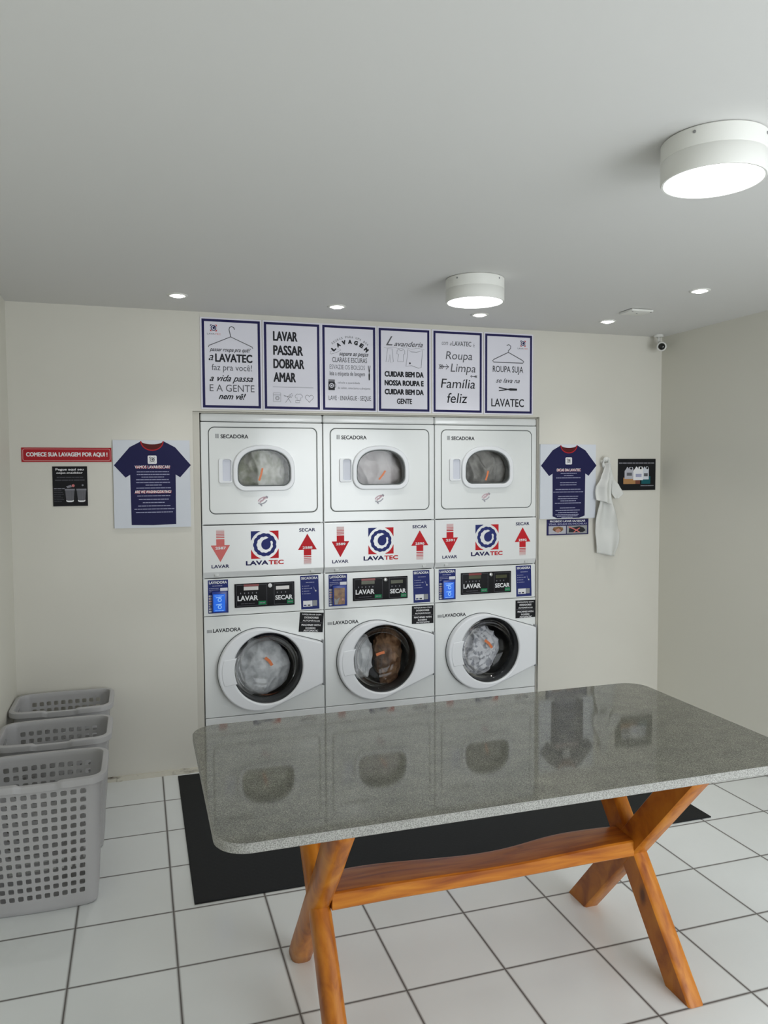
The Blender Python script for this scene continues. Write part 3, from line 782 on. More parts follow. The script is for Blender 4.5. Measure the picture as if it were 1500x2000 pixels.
def laundry(name, label, cat, group, loc, rad, seed, m, crease=0.030, freq=7.0):
    bm = bmesh.new(); bmesh.ops.create_icosphere(bm, subdivisions=6, radius=1.0)
    s = Vector((seed * 3.1, seed * 1.7, seed))
    for v in bm.verts:
        p = v.co.normalized(); q = Vector((p.x * rad[0], p.y * rad[1], p.z * rad[2]))
        w = q + 0.05 * Vector((noise.noise(q * 5 + s), noise.noise(q * 5 - s), noise.noise(q * 5 + s * 2)))
        st = Vector((w.x * 1.25, w.y, w.z * 0.7))
        n1 = 1 - 2 * abs(noise.noise(st * freq + s)) ** 0.8; n2 = 1 - 2 * abs(noise.noise(st * freq * 2.3 + s * 2)) ** 0.9
        v.co = q + p * (crease * (n1 - 0.6) + crease * 0.45 * (n2 - 0.4))
    o = obj(name, bm, m, None, True); o.location = loc
    return tag(o, label, cat, group)
F_pale = fabric('pale_green_white_cloth', (0.48, 0.50, 0.40), (0.76, 0.76, 0.70), 22)
F_rose = fabric('rosy_white_cloth', (0.60, 0.55, 0.55), (0.74, 0.70, 0.70), 14)
F_grey = fabric('grey_cloth', (0.30, 0.295, 0.28), (0.44, 0.43, 0.41), 14)
F_white = fabric('white_cloth', (0.48, 0.50, 0.52), (0.72, 0.74, 0.76), 16)
F_navy = fabric('dark_blue_grey_cloth', (0.05, 0.05, 0.08), (0.11, 0.11, 0.16), 12)
F_brown = fabric('brown_cloth', (0.10, 0.05, 0.025), (0.26, 0.15, 0.085), 18)
F_pat = fabric('white_cloth_grey_marks', (0.34, 0.35, 0.39), (0.74, 0.75, 0.79), 30, 0.40, 0.50)
F_dgrey = fabric('dark_grey_cloth', (0.11, 0.11, 0.13), (0.22, 0.22, 0.24), 20)
gd, gw = 'clothes in the dryers', 'clothes in the washers'
wx, wy = 0.350, 0.02
laundry('clothing', 'pale greenish white clothing behind the left dryer window', 'laundry', gd, (0.350, 0.195, 1.665), (0.205, 0.115, 0.165), 3, F_pale)
laundry('clothing', 'rosy white sheet filling the middle dryer window', 'laundry', gd, (PITCH + 0.355, 0.195, 1.665), (0.205, 0.115, 0.165), 5, F_rose, 0.022, 5.5)
laundry('clothing', 'grey clothing behind the right dryer window', 'laundry', gd, (2 * PITCH + 0.360, 0.195, 1.660), (0.205, 0.115, 0.165), 8, F_grey)
laundry('clothing', 'pale grey white sheet low in the left washer', 'laundry', gw, (wx - 0.030, 0.180, 0.520), (0.185, 0.095, 0.165), 11, F_white, 0.020, 5)
laundry('clothing', 'dark navy clothing at the top of the left washer', 'laundry', gw, (wx + 0.020, 0.385, 0.610), (0.170, 0.050, 0.130), 12, F_navy, 0.015)
laundry('clothing', 'white clothing at the left of the middle washer', 'laundry', gw, (PITCH + wx - 0.112, 0.180, 0.530), (0.088, 0.095, 0.155), 14, F_white, 0.022)
laundry('clothing', 'brown clothing twisted at the right of the middle washer', 'laundry', gw, (PITCH + wx + 0.080, 0.180, 0.525), (0.086, 0.100, 0.185), 16, F_brown, 0.028, 9)
laundry('clothing', 'white clothing with grey marks in the right washer', 'laundry', gw, (2 * PITCH + wx - 0.035, 0.180, 0.520), (0.178, 0.095, 0.158), 18, F_pat, 0.030, 8)
laundry('clothing', 'dark grey clothing at the top of the right washer', 'laundry', gw, (2 * PITCH + wx - 0.005, 0.385, 0.620), (0.165, 0.050, 0.125), 20, F_dgrey, 0.015)

# ------------------------------------------------------------------ framed slogans above the machines
PZ0, PZ1 = 2.0225, 2.5035
PX = [(0.014, 0.331), (0.3525, 0.668), (0.6855, 1.0005), (1.0215, 1.337), (1.363, 1.678), (1.701, 2.019)]
def poster(i, label):
    x0, x1 = PX[i]; w, h = x1 - x0, PZ1 - PZ0; hw = w / 2
    t = thing('wall_poster', label, 'poster', ((x0 + x1) / 2, 0, PZ0), 0, 'navy bordered slogan posters above the machines')
    box_obj('sheet', (-hw - 0.0083, -0.004, -0.008), (hw + 0.0083, -0.0003, h + 0.008), M['paper'], t)
    k = Ink(-0.0044); b = 0.0135
    k.shape([[(-hw, 0), (hw, 0), (hw, h), (-hw, h)], [(-hw + b, b), (-hw + b, h - b), (hw - b, h - b), (hw - b, b)]], 'navy')
    k.done('border', t)
    U = lambda u: -hw + w * u
    V = lambda v: h - h * v
    return t, U, V, w, h
def tx(k, U, V, s, u0, u1, v0, v1, m='ink', bold=0.0, shear=0.0):
    k.text(s, U(u0), V(v1), U(u1), V(v0), m, bold, shear)
def pin(k, U, V, u0, u1, v0, v1, vertical):
    for sgn in (1, -1):
        pts = []
        for a, b in ((0, 0.15), (0.5, 0.42), (0.62, 0.30), (1.0, 0.34), (1.0, 0.52), (0.55, 0.62), (0, 0.32)):
            bb = 0.5 + sgn * (0.5 - b)
            if vertical: pts.append((U(u0 + (u1 - u0) * bb), V(v0 + (v1 - v0) * a)))
            else: pts.append((U(u0 + (u1 - u0) * a), V(v0 + (v1 - v0) * bb)))
        k.shape([pts], 'ink', 0.0001 * (sgn + 1))

t, U, V, w, h = poster(0, 'poster with a thin hanger drawing and E A GENTE lettering, leftmost of the six')
k = Ink(-0.0046)
tx(k, U, V, 'passar roupa pra qu\u00ea?', .13, .83, .315, .375, 'ink', 0.012, 0.4)
tx(k, U, V, 'a', .11, .19, .405, .465, 'ink', 0, 0.3); tx(k, U, V, 'LAVATEC', .22, .86, .385, .482, 'ink', 0.03)
tx(k, U, V, 'faz pra voc\u00ea!', .16, .85, .505, .598, 'inkgrey', -0.004)
tx(k, U, V, 'a vida passa', .12, .87, .625, .722, 'ink', 0.014, 0.45)
tx(k, U, V, 'E A GENTE', .12, .89, .735, .815, 'inkgrey', -0.002)
tx(k, U, V, 'nem v\u00ea!', .27, .74, .832, .903, 'ink', 0.022, 0.4); k.done('lettering', t)
k = Ink(-0.0046)
k.stroke([(U(.11), V(.315)), (U(.12), V(.298)), (U(.49), V(.192)), (U(.86), V(.298)), (U(.87), V(.315))], 0.0042, 'inkgrey')
k.stroke([(U(.49), V(.192)), (U(.478), V(.15)), (U(.465), V(.112)), (U(.475), V(.085)), (U(.51), V(.075)), (U(.545), V(.085)), (U(.56), V(.108))], 0.0045, 'inkgrey')
k.done('drawing', t)
k = Ink(-0.0046, True); swirl_logo(k, U(.20), V(.10), 0.036, 'navy', 'red'); k.text('LAVA', U(.09), V(.176), U(.22), V(.158), 'inkgrey'); k.text('TEC', U(.225), V(.176), U(.32), V(.158), 'pinkred'); k.done('logo', t)

t, U, V, w, h = poster(1, 'poster reading LAVAR PASSAR DOBRAR AMAR above four small line icons')
k = Ink(-0.0046)
for s, u1, v0, v1 in (('LAVAR', .60, .10, .215), ('PASSAR', .70, .262, .378), ('DOBRAR', .72, .418, .532), ('AMAR', .565, .575, .688)):
    tx(k, U, V, s, .16, u1, v0, v1, 'ink', 0.03)
k.done('lettering', t)
k = Ink(-0.0046); lw = 0.0018
k.stroke([(U(.15), V(.745)), (U(.88), V(.745))], 0.0016, 'inkgrey')
r = [(U(.155), V(.915)), (U(.155), V(.815)), (U(.285), V(.815)), (U(.285), V(.915))]
k.stroke(r, lw, 'inkgrey', True); k.stroke(circ(U(.225), V(.875), .011, 20), lw, 'inkgrey', True); k.stroke(circ(U(.225), V(.875), .007, 16), lw, 'inkgrey', True); k.stroke([(U(.155), V(.838)), (U(.285), V(.838))], lw, 'inkgrey')
k.stroke([(U(.35), V(.85)), (U(.42), V(.85)), (U(.49), V(.815))], lw, 'inkgrey'); k.stroke([(U(.37), V(.925)), (U(.47), V(.84))], lw, 'inkgrey'); k.stroke([(U(.47), V(.925)), (U(.40), V(.85))], lw, 'inkgrey'); k.stroke([(U(.34), V(.84)), (U(.48), V(.865)), (U(.50), V(.83))], lw, 'inkgrey')
k.stroke([(U(.545), V(.845)), (U(.585), V(.82)), (U(.61), V(.828)), (U(.64), V(.82)), (U(.685), V(.845)), (U(.665), V(.87)), (U(.65), V(.862)), (U(.65), V(.895)), (U(.58), V(.895)), (U(.58), V(.862)), (U(.56), V(.87))], lw, 'inkgrey', True)
k.stroke([(U(.555), V(.925)), (U(.555), V(.898)), (U(.625), V(.898)), (U(.625), V(.925))], lw, 'inkgrey', True)
k.stroke([(U(.805 + .075 * math.pow(math.sin(a), 3)), V(.868 - .0030 * (13 * math.cos(a) - 5 * math.cos(2 * a) - 2 * math.cos(3 * a) - math.cos(4 * a)))) for a in [2 * PI * i / 40 for i in range(40)]], lw, 'inkgrey', True)
k.done('drawing', t)

t, U, V, w, h = poster(2, 'poster of washing rules with LAVAGEM in an arc and a small clothes peg')
k = Ink(-0.0046)
k.arc_text('REGRAS PARA UMA BOA', U(.52), V(.46), 0.153, 131, 49, 0.0125, 0.0085, 'inkgrey')
k.arc_text('LAVAGEM', U(.52), V(.46), 0.119, 138, 43, 0.026, 0.0235, 'ink', 0.07)
tx(k, U, V, 'separe as pe\u00e7as', .31, .87, .318, .368, 'ink', 0.012, 0.4)
tx(k, U, V, 'CLARAS E ESCURAS', .18, .84, .373, .432, 'inkgrey', 0.008)
tx(k, U, V, 'ESVAZIE OS BOLSOS', .13, .80, .462, .515, 'midink', -0.004)
tx(k, U, V, 'leia a etiqueta de lavagem', .13, .80, .538, .605, 'inkgrey', 0.006)
tx(k, U, V, 'calcule a quantidade', .28, .70, .66, .692, 'midink'); tx(k, U, V, 'de sab\u00e3o, amaciante e alvejante', .28, .90, .723, .757, 'midink')
tx(k, U, V, 'LAVE \u00b7 ENX\u00c1GUE \u00b7 SEQUE', .11, .91, .815, .893, 'ink', 0.0); k.done('lettering', t)
k = Ink(-0.0046)
k.stroke([(U(.14), V(.335)), (U(.15), V(.31)), (U(.25), V(.275)), (U(.33), V(.275)), (U(.345), V(.285)), (U(.28), V(.312)), (U(.17), V(.338))], .0018, 'midink', True)
pin(k, U, V, .845, .915, .46, .635, True)
k.shape([rrect(U(.105), V(.765), U(.225), V(.66), .003), circ(U(.165), V(.71), .0135, 24)[::-1]], 'ink'); k.shape([circ(U(.165), V(.71), .009, 20), circ(U(.165), V(.71), .005, 20)[::-1]], 'ink')
k.rect(U(.105), V(.655), U(.225), V(.64), 'inkgrey'); k.stroke([(U(.225), V(.685)), (U(.245), V(.70)), (U(.24), V(.725)), (U(.225), V(.735))], .003, 'ink')
k.done('drawing', t)

t, U, V, w, h = poster(3, 'poster with clothes on a line and CUIDAR BEM DA NOSSA ROUPA')
k = Ink(-0.0046)
tx(k, U, V, 'L', .14, .27, .095, .205, 'inkgrey', 0.0, 0.5); tx(k, U, V, 'avanderia', .30, .87, .15, .212, 'inkgrey', 0.012, 0.4)
for s, v0 in (('CUIDAR BEM DA', .515), ('NOSSA ROUPA E', .622), ('CUIDAR BEM DA', .730)): tx(k, U, V, s, .11, .885, v0, v0 + .07, 'ink', 0.045)
tx(k, U, V, 'GENTE', .35, .65, .845, .912, 'ink', 0.03); k.done('lettering', t)
k = Ink(-0.0046)
k.stroke([(U(.10 + .8 * a / 16), V(.232 + .008 * math.sin(a * 1.3))) for a in range(17)], .0012, 'midink')
k.stroke([(U(.17), V(.245)), (U(.26), V(.245)), (U(.285), V(.40)), (U(.235), V(.412)), (U(.215), V(.315)), (U(.195), V(.40)), (U(.14), V(.405))], .0022, 'midink', True)
k.stroke([(U(.36), V(.262)), (U(.39), V(.242)), (U(.42), V(.262)), (U(.455), V(.262)), (U(.475), V(.242)), (U(.51), V(.265)), (U(.51), V(.305)), (U(.48), V(.305)), (U(.48), V(.395)), (U(.365), V(.395)), (U(.39), V(.308)), (U(.35), V(.300))], .0022, 'midink', True)
k.stroke([(U(.57), V(.245)), (U(.64), V(.272)), (U(.74), V(.276)), (U(.86), V(.25)), (U(.85), V(.35)), (U(.835), V(.46)), (U(.78), V(.468)), (U(.64), V(.44)), (U(.53), V(.452)), (U(.555), V(.35))], .0026, 'midink', True)
k.shape([circ(U(.61), V(.412), .0055, 14)], 'ink'); k.done('drawing', t)

t, U, V, w, h = poster(4, 'poster reading Roupa Limpa Fam\u00edlia feliz with two small arrows')
k = Ink(-0.0046)
tx(k, U, V, 'com', .17, .30, .13, .168, 'midink', 0, .3); tx(k, U, V, 'a', .335, .37, .138, .17, 'inkgrey', 0, .3); tx(k, U, V, 'LAVATEC', .39, .78, .115, .175, 'inkgrey', 0.012); tx(k, U, V, '\u00e9', .82, .85, .135, .18, 'midink')
tx(k, U, V, 'Roupa', .25, .80, .245, .375, 'inkgrey', 0.002, .15); tx(k, U, V, 'Limpa', .35, .87, .395, .53, 'inkgrey', 0.002, .15)
tx(k, U, V, 'Fam\u00edlia', .15, .86, .585, .70, 'ink', 0.002, .15); tx(k, U, V, 'feliz', .28, .70, .76, .885, 'ink', 0.004, .15); k.done('lettering', t)
k = Ink(-0.0046)
k.stroke([(U(.12), V(.437)), (U(.31), V(.437))], .004, 'ink')
for a in (.13, .16, .19): k.stroke([(U(a - .02), V(.412)), (U(a + .02), V(.437)), (U(a - .02), V(.465))], .004, 'ink', lift=.0002)
k.stroke([(U(.26), V(.408)), (U(.31), V(.437)), (U(.255), V(.468))], .0035, 'ink', lift=.0002)
k.stroke([(U(.77), V(.545)), (U(.90), V(.548))], .003, 'ink')
for a in (.86, .885): k.stroke([(U(a + .015), V(.53)), (U(a - .015), V(.547)), (U(a + .015), V(.563))], .003, 'ink', lift=.0002)
k.stroke([(U(.795), V(.53)), (U(.765), V(.545)), (U(.795), V(.562))], .003, 'ink', lift=.0002); k.done('drawing', t)

t, U, V, w, h = poster(5, 'poster with a bold closed hanger above ROUPA SUJA, rightmost of the six')
k = Ink(-0.0046)
tx(k, U, V, 'ROUPA SUJA', .16, .81, .40, .505, 'ink', 0.004); tx(k, U, V, 'se lava na', .23, .74, .555, .612, 'ink', 0.006, .4); tx(k, U, V, 'LAVATEC', .13, .83, .815, .918, 'ink', 0.012); k.done('lettering', t)
k = Ink(-0.0046)
k.stroke([(U(.19), V(.318)), (U(.49), V(.225)), (U(.79), V(.318)), (U(.825), V(.338)), (U(.80), V(.355)), (U(.18), V(.355)), (U(.155), V(.338))], .0052, 'inkgrey', True)
k.stroke([(U(.49), V(.225)), (U(.49), V(.205)), (U(.535), V(.175)), (U(.54), V(.145)), (U(.50), V(.125)), (U(.455), V(.14))], .0048, 'inkgrey')
pin(k, U, V, .29, .68, .655, .735, False); k.done('drawing', t)
k = Ink(-0.0046, True); swirl_logo(k, U(.805), V(.105), 0.036, 'navy', 'red'); k.text('LAVA', U(.69), V(.178), U(.82), V(.16), 'inkgrey'); k.text('TEC', U(.825), V(.178), U(.91), V(.16), 'pinkred'); k.done('logo', t)

# ------------------------------------------------------------------ other signs on the back wall
def sheet(name, label, cat, x0, x1, z0, z1, m, th=0.004, group=None, loop=None):
    t = thing(name, label, cat, ((x0 + x1) / 2, 0, z0), 0, group)
    w, h = x1 - x0, z1 - z0
    plate('board', [loop(w, h) if loop else [(-w / 2, 0), (w / 2, 0), (w / 2, h), (-w / 2, h)]], -th, th - 0.0003, M[m], t)
    return t, (lambda u: -w / 2 + w * u), (lambda v: h - h * v), w, h

t, U, V, w, h = sheet('wall_sign', 'long red sign reading COMECE SUA LAVAGEM POR AQUI', 'sign', -0.900, -0.464, 1.7265, 1.8005, 'signred')
k = Ink(-0.0044)
k.stroke(rrect(U(.015), V(.91), U(.985), V(.09), .010), .0028, 'fade2', True); k.done('border', t)
k = Ink(-0.0044); k.text('COMECE SUA LAVAGEM POR AQUI !', U(.05), V(.68), U(.955), V(.32), 'whiteink', 0.04); k.done('lettering', t)

t, U, V, w, h = sheet('wall_sign', 'small black notice with two measuring cups, under the red sign', 'sign', -0.7555, -0.5865, 1.4955, 1.703, 'black')
k = Ink(-0.0044); k.text('Pegue aqui seu', U(.09), V(.12), U(.90), V(.045), 'whiteink', 0.03); k.text('copo-medidor', U(.11), V(.20), U(.87), V(.135), 'whiteink', 0.03)
k.words(U(.12), U(.88), V(.275), .005, 'dimink', 1); k.words(U(.07), U(.92), V(.345), .005, 'dimink', 2); k.done('lettering', t)
k = Ink(-0.0044); k.words(U(.03), U(.34), V(.555), .005, 'midink', 3)
for a in range(7): k.words(U(.03), U(.25 + .03 * (a % 3)), V(.61 + a * .045), .003, 'dimink', 4 + a)
k.done('fine_print', t)
k = Ink(-0.0044)
for u in (.485, .82):
    k.shape([[(U(u - .14), V(.585)), (U(u + .14), V(.585)), (U(u + .105), V(.86)), (U(u - .105), V(.86))]], 'inkgrey')
    k.rect(U(u - .145), V(.605), U(u + .145), V(.565), 'midink', .0002)
    k.shape([[(U(u - .112), V(.845)), (U(u - .06), V(.862)), (U(u + .06), V(.862)), (U(u + .112), V(.845)), (U(u + .10), V(.885)), (U(u + .05), V(.90)), (U(u - .05), V(.90)), (U(u - .10), V(.885))]], 'whiteink', .0002)
    for a in range(7): k.rect(U(u - .10 + a * .032), V(.84), U(u - .095 + a * .032), V(.615), 'midink', .0002)
k.shape([[(U(.38), V(.50)), (U(.52), V(.465)), (U(.55), V(.52)), (U(.42), V(.545))]], 'midink', .0001); k.shape([circ(U(.585), V(.485), .0075, 14)], 'fade1', .0001); k.shape([circ(U(.86), V(.475), .005, 14)], 'midink', .0001)
k.done('picture', t)

def shirt_poster(x0, x1, z0, z1, label, title, lines, titles2=None, hem=0.0):
    t, U, V, w, h = sheet('wall_poster', label, 'poster', x0, x1, z0, z1, 'board', 0.010, 'navy shirt posters beside the machines')
    k = Ink(-0.0104)
    half = [(.365, .012), (.215, .08), (.010, .285), (.155, .425), (.215, .393), (.220, .965)]
    pts = half + ([(.30, .965 + hem), (.70, .965 + hem)] if hem else [(.5, .972)]) + [(1.022 - u, v) for u, v in half[::-1]]
    nk = [(.505 + .14 * math.cos(a), .012 + .035 * math.sin(a)) for a in [PI * i / 12 for i in range(13)]]
    k.shape([[(U(u), V(v)) for u, v in pts + nk]], 'shirt'); k.done('shirt_picture', t)
    k = Ink(-0.0107)
    o = [(.505 + .145 * math.cos(a), .010 + .105 * math.sin(a)) for a in [PI * i / 20 for i in range(21)]]
    inn = [(.505 + .14 * math.cos(a), .012 + .035 * math.sin(a)) for a in [PI - PI * i / 12 for i in range(13)]]
    k.shape([[(U(u), V(v)) for u, v in o + inn]], 'shirtred')
    k.stroke([(U(u), V(v)) for u, v in o], .0058, 'signred', lift=.0002); k.done('collar', t)
    k = Ink(-0.0108)
    k.shape([rrect(U(.445), V(.27), U(.562), V(.175), .006)], 'whiteink'); swirl_logo(k, U(.5035), V(.222), 0.030, 'inkgrey', 'greyprint', .0003); k.done('logo', t)
    k = Ink(-0.0108)
    for s, u0, u1, v0, v1 in title: 
        k.text(s, U(u0) + .0012, V(v1) - .0012, U(u1) + .0012, V(v0) - .0012, 'red', 0.045, same=True); k.text(s, U(u0), V(v1), U(u1), V(v0), 'whiteink', 0.02, lift=.0004, same=True)
    k.done('lettering', t)
    last = None; k = Ink(-0.0108)
    for a, (u0, u1, v) in enumerate(lines):
        if last is not None and v - last > 0.05: k.done('fine_print', t); k = Ink(-0.0108)
        k.words(U(u0), U(u1), V(v), .0042, 'palink', a + 30); last = v
    k.done('fine_print', t)
shirt_poster(-0.4570, -0.0610, 1.3720, 1.8420, 'white board with a navy shirt and washing steps, left of the machines',
    [('VAMOS LAVAR/SECAR?', .275, .735, .287, .322), ('ARE WE WASHING/DRYING?', .27, .745, .572, .605)],
    [(.30, .72, .360), (.30, .725, .390), (.36, .66, .420), (.29, .73, .450), (.29, .73, .482), (.41, .62, .512), (.29, .74, .545), (.30, .73, .635), (.32, .71, .675), (.37, .67, .712), (.31, .73, .750), (.26, .78, .786), (.28, .76, .823)])
shirt_poster(2.0790, 2.4790, 1.3610, 1.8330, 'white board with a navy shirt and tips, right of the machines',
    [('DICAS DA LAVATEC', .29, .72, .325, .362)],
    [(.36, .65, .390), (.42, .59, .420), (.28, .72, .450), (.35, .65, .515), (.35, .65, .545), (.27, .72, .605), (.23, .77, .640), (.32, .68, .70), (.31, .68, .73), (.36, .64, .76), (.26, .74, .79), (.35, .64, .855), (.27, .71, .887), (.32, .67, .917), (.27, .69, .945), (.30, .67, .965), (.38, .58, .985)], None, .028)

t, U, V, w, h = sheet('wall_sign', 'small navy and black notice with two photos, below the right shirt poster', 'sign', 2.131, 2.432, 1.2565, 1.357, 'navy')
k = Ink(-0.0044); k.text('PROIBIDO LAVAR OU SECAR', U(.07), V(.185), U(.92), V(.06), 'whiteink', 0.03); k.text('T\u00caNIS, BOLSAS OU MOCHILAS', U(.04), V(.38), U(.96), V(.225), 'palink', 0.03); k.done('lettering', t)
k = Ink(-0.0043)
k.rect(U(.04), V(.93), U(.455), V(.42), 'greyprint'); k.rect(U(.475), V(.93), U(.965), V(.42), 'hatch')
k.shape([[(U(.13), V(.66)), (U(.16), V(.50)), (U(.28), V(.46)), (U(.38), V(.52)), (U(.39), V(.68)), (U(.33), V(.80)), (U(.20), V(.78))]], 'brownpic', .0002)
k.shape([[(U(.20), V(.66)), (U(.28), V(.57)), (U(.34), V(.70)), (U(.27), V(.86)), (U(.21), V(.80))]], 'skin', .0004)
k.shape([[(U(.52), V(.85)), (U(.53), V(.58)), (U(.66), V(.52)), (U(.78), V(.48)), (U(.88), V(.56)), (U(.93), V(.74)), (U(.86), V(.86))]], 'ink', .0002)
k.stroke([(U(.52), V(.50)), (U(.66), V(.65)), (U(.79), V(.86))], .006, 'pinkred', lift=.0004); k.stroke([(U(.79), V(.58)), (U(.70), V(.72)), (U(.64), V(.87))], .006, 'pinkred', lift=.0005)
k.done('picture', t)

t, U, V, w, h = sheet('wall_sign', 'black notice with three white detergent jugs, near the corner', 'sign', 2.650, 2.9375, 1.5360, 1.7410, 'black')
k = Ink(-0.0044); k.words(U(.02), U(.96), V(.135), .0068, 'midink', 61); k.words(U(.60), U(.95), V(.86), .0055, 'midink', 62); k.done('lettering', t)
k = Ink(-0.0044)
k.rect(U(.14), V(.80), U(.56), V(.60), 'tan'); k.rect(U(.46), V(.80), U(.58), V(.66), 'rust', .0001); k.rect(U(.62), V(.80), U(.86), V(.56), 'teal')
for j, (u0, u1, v0, v1, mm) in enumerate(((.17, .40, .25, .64, 'greyprint'), (.64, .815, .24, .66, 'board'), (.40, .66, .24, .68, 'whiteink'))):
    uw = u1 - u0
    k.shape([[(U(u0), V(v1)), (U(u1), V(v1)), (U(u1), V(v0 + .06)), (U(u1 - .02), V(v0 + .01)), (U(u0 + uw * .55), V(v0 + .01)), (U(u0 + uw * .50), V(v0 + .08)), (U(u0 + uw * .42), V(v0 + .03)), (U(u0 + uw * .30), V(v0)), (U(u0 + uw * .22), V(v0 + .05)), (U(u0), V(v0 + .14))]], mm, .0002 + j * .0002)
    k.shape([circ(U(u0 + uw * .76), V(v0 + .055), .008, 14)], 'black', .0003 + j * .0002)
    k.rect(U(u0 + uw * .25), V(v1 - .10), U(u0 + uw * .85), V(v1 - .20), ('inkgrey', 'inkgrey', 'palink')[j], .0003 + j * .0002)
k.done('picture', t)

# ------------------------------------------------------------------ towel on its hook
def interp(tab, z):
    tab = sorted(tab, reverse=True)
    for (z0, *a), (z1, *b) in zip(tab[:-1], tab[1:]):
        if z0 >= z >= z1:
            f = (z0 - z) / (z0 - z1); f2 = f * f * (3 - 2 * f) * 0.5 + f * 0.5
            return [p + (q - p) * f2 for p, q in zip(a, b)]
    return list(tab[0][1:]) if z > tab[0][0] else list(tab[-1][1:])
def cloth_bm(edges, nz, ns, y0, amp, freq, seed, bottom=None, thick=0.006):
    """hanging cloth: edges = list of (z, left x, right x)"""
    bm = bmesh.new(); z1 = max(e[0] for e in edges); z0 = min(e[0] for e in edges); g = []
    for a in range(nz + 1):
        z = z1 - (z1 - z0) * a / nz; l, r = interp(edges, z); row = []
        for b in range(ns + 1):
            s = b / ns; x = l + (r - l) * s
            gather = 1 - min(1, (r - l) / 0.20)
            y = y0 - 0.012 * math.sin(PI * s) - amp * (0.5 + 0.5 * math.sin(s * freq + 1.4 * noise.noise((z * 4, seed, 0)) + seed)) * (0.55 + gather) + 0.020 * noise.noise((x * 11 + z * 3, z * 9, seed))
            y = min(y, -0.004)
            zz = z + (bottom(s) if bottom and a == nz else (bottom(s) * (a / nz) ** 3 if bottom else 0))
            row.append(bm.verts.new((x, y, zz)))
        g.append(row)
    for a in range(nz):
        for b in range(ns): bm.faces.new((g[a][b], g[a + 1][b], g[a + 1][b + 1], g[a][b + 1]))
    bm.normal_update()
    geo = bmesh.ops.solidify(bm, geom=bm.faces[:], thickness=thick)
    for v in bm.verts: v.co.y = min(v.co.y, -0.001)
    return bm
HX, HZ = 2.535, 1.742
tw = thing('towel', 'white terry towel hanging knotted from a wall hook', 'towel', (HX, 0, 1.105))
def tl(edges): return [(z - 1.105, l - HX, r - HX) for z, l, r in edges]
obj('long_fold', cloth_bm(tl([(1.715, 2.521, 2.556), (1.60, 2.510, 2.580), (1.47, 2.490, 2.592), (1.40, 2.476, 2.612), (1.318, 2.462, 2.640), (1.26, 2.463, 2.658), (1.20, 2.470, 2.652), (1.105, 2.478, 2.627)]), 46, 34, -0.016, 0.030, 9.0, 1.3, lambda s: 0.030 * (1 - s)), M['towel'], tw, True)
obj('front_flap', cloth_bm(tl([(1.715, 2.523, 2.553), (1.688, 2.520, 2.558), (1.62, 2.495, 2.566), (1.556, 2.464, 2.568), (1.52, 2.461, 2.566), (1.452, 2.461, 2.566)]), 34, 24, -0.046, 0.022, 8.5, 4.1, lambda s: 0.030 * (1 - s) - 0.004), M['towel'], tw, True)
obj('corner_flap', cloth_bm(tl([(1.700, 2.548, 2.557), (1.61, 2.566, 2.590), (1.572, 2.572, 2.630), (1.518, 2.580, 2.661), (1.483, 2.604, 2.630)]), 26, 12, -0.034, 0.012, 5.0, 7.7), M['towel'], tw, True)
kn = []
for a in range(26):
    q = a / 25; an = -PI * 0.42 + 1.85 * PI * q
    kn.append((2.531 - HX + 0.021 * math.cos(an) + 0.006 * q, -0.030 - 0.016 * math.sin(q * PI), 1.716 - 1.105 + 0.024 * math.sin(an)))
obj('knot', tube_bm(kn, [0.010 + 0.004 * math.sin(a * 0.6) for a in range(26)], 10), M['towel'], tw, True)
obj('hanging_end', tube_bm([(2.548 - HX, -0.024, .584), (2.552 - HX, -0.03, .605), (2.556 - HX, -0.034, .630), (2.557 - HX, -0.030, .645)], [0.010, .012, .012, .006], 10), M['towel'], tw, True)
hk = thing('wall_hook', 'small white wall hook holding the white towel', 'hook', (2.531, 0, 1.722))
obj('plate', lathe_bm([(0.014, -0.0003), (0.014, -0.004), (0.011, -0.006), (0, -0.006)], 'Y', 20), M['hook'], hk, True, 40)
obj('peg', tube_bm([(0, -0.005, 0), (0, -0.030, -0.002), (0, -0.050, 0.006), (0, -0.056, 0.018)], 0.005, 10), M['hook'], hk, True)

# ------------------------------------------------------------------ ceiling fittings
def drum_lamp(cx, cy, label):
    t = thing('ceiling_lamp', label, 'lamp', (cx, cy, H), 0, 'white drum ceiling lamps')
    R = 0.133; D = -0.105
    obj('housing', lathe_bm([(R - 0.004, -0.0005), (R, -0.004), (R, -0.048), (R - 0.0012, -0.0495), (R, -0.051), (R, D + 0.006), (R - 0.003, D), (R - 0.008, D), (R - 0.011, D + 0.006), (R - 0.011, D + 0.05), (0, D + 0.05)], 'Z', 72), M['lamp'], t, True, 40)
    obj('diffuser', lathe_bm([(R - 0.0125, D + 0.012), (R - 0.016, D + 0.006), (0, D + 0.004)], 'Z', 72), M['glow'], t, True)
    bm = bmesh.new()
    for a in (-150, -60, 30, 120):
        c, s = math.cos(math.radians(a)), math.sin(math.radians(a))
        b = lathe_bm([(0.004, 0.0), (0.004, 0.002), (0, 0.0025)], 'X', 10)
        for v in b.verts:
            x, y, z = v.co; x += R - 0.0005
            v.co = (x * c - y * s, x * s + y * c, z - 0.016)
        me = bpy.data.meshes.new('t'); b.to_mesh(me); b.free(); bm.from_mesh(me); bpy.data.meshes.remove(me)
    obj('screw', bm, M['screw'], t)
drum_lamp(1.1425, -2.622, 'large white drum lamp on the ceiling, nearest the camera')
drum_lamp(1.1485, -1.078, 'white drum lamp on the ceiling, farther back near the posters')

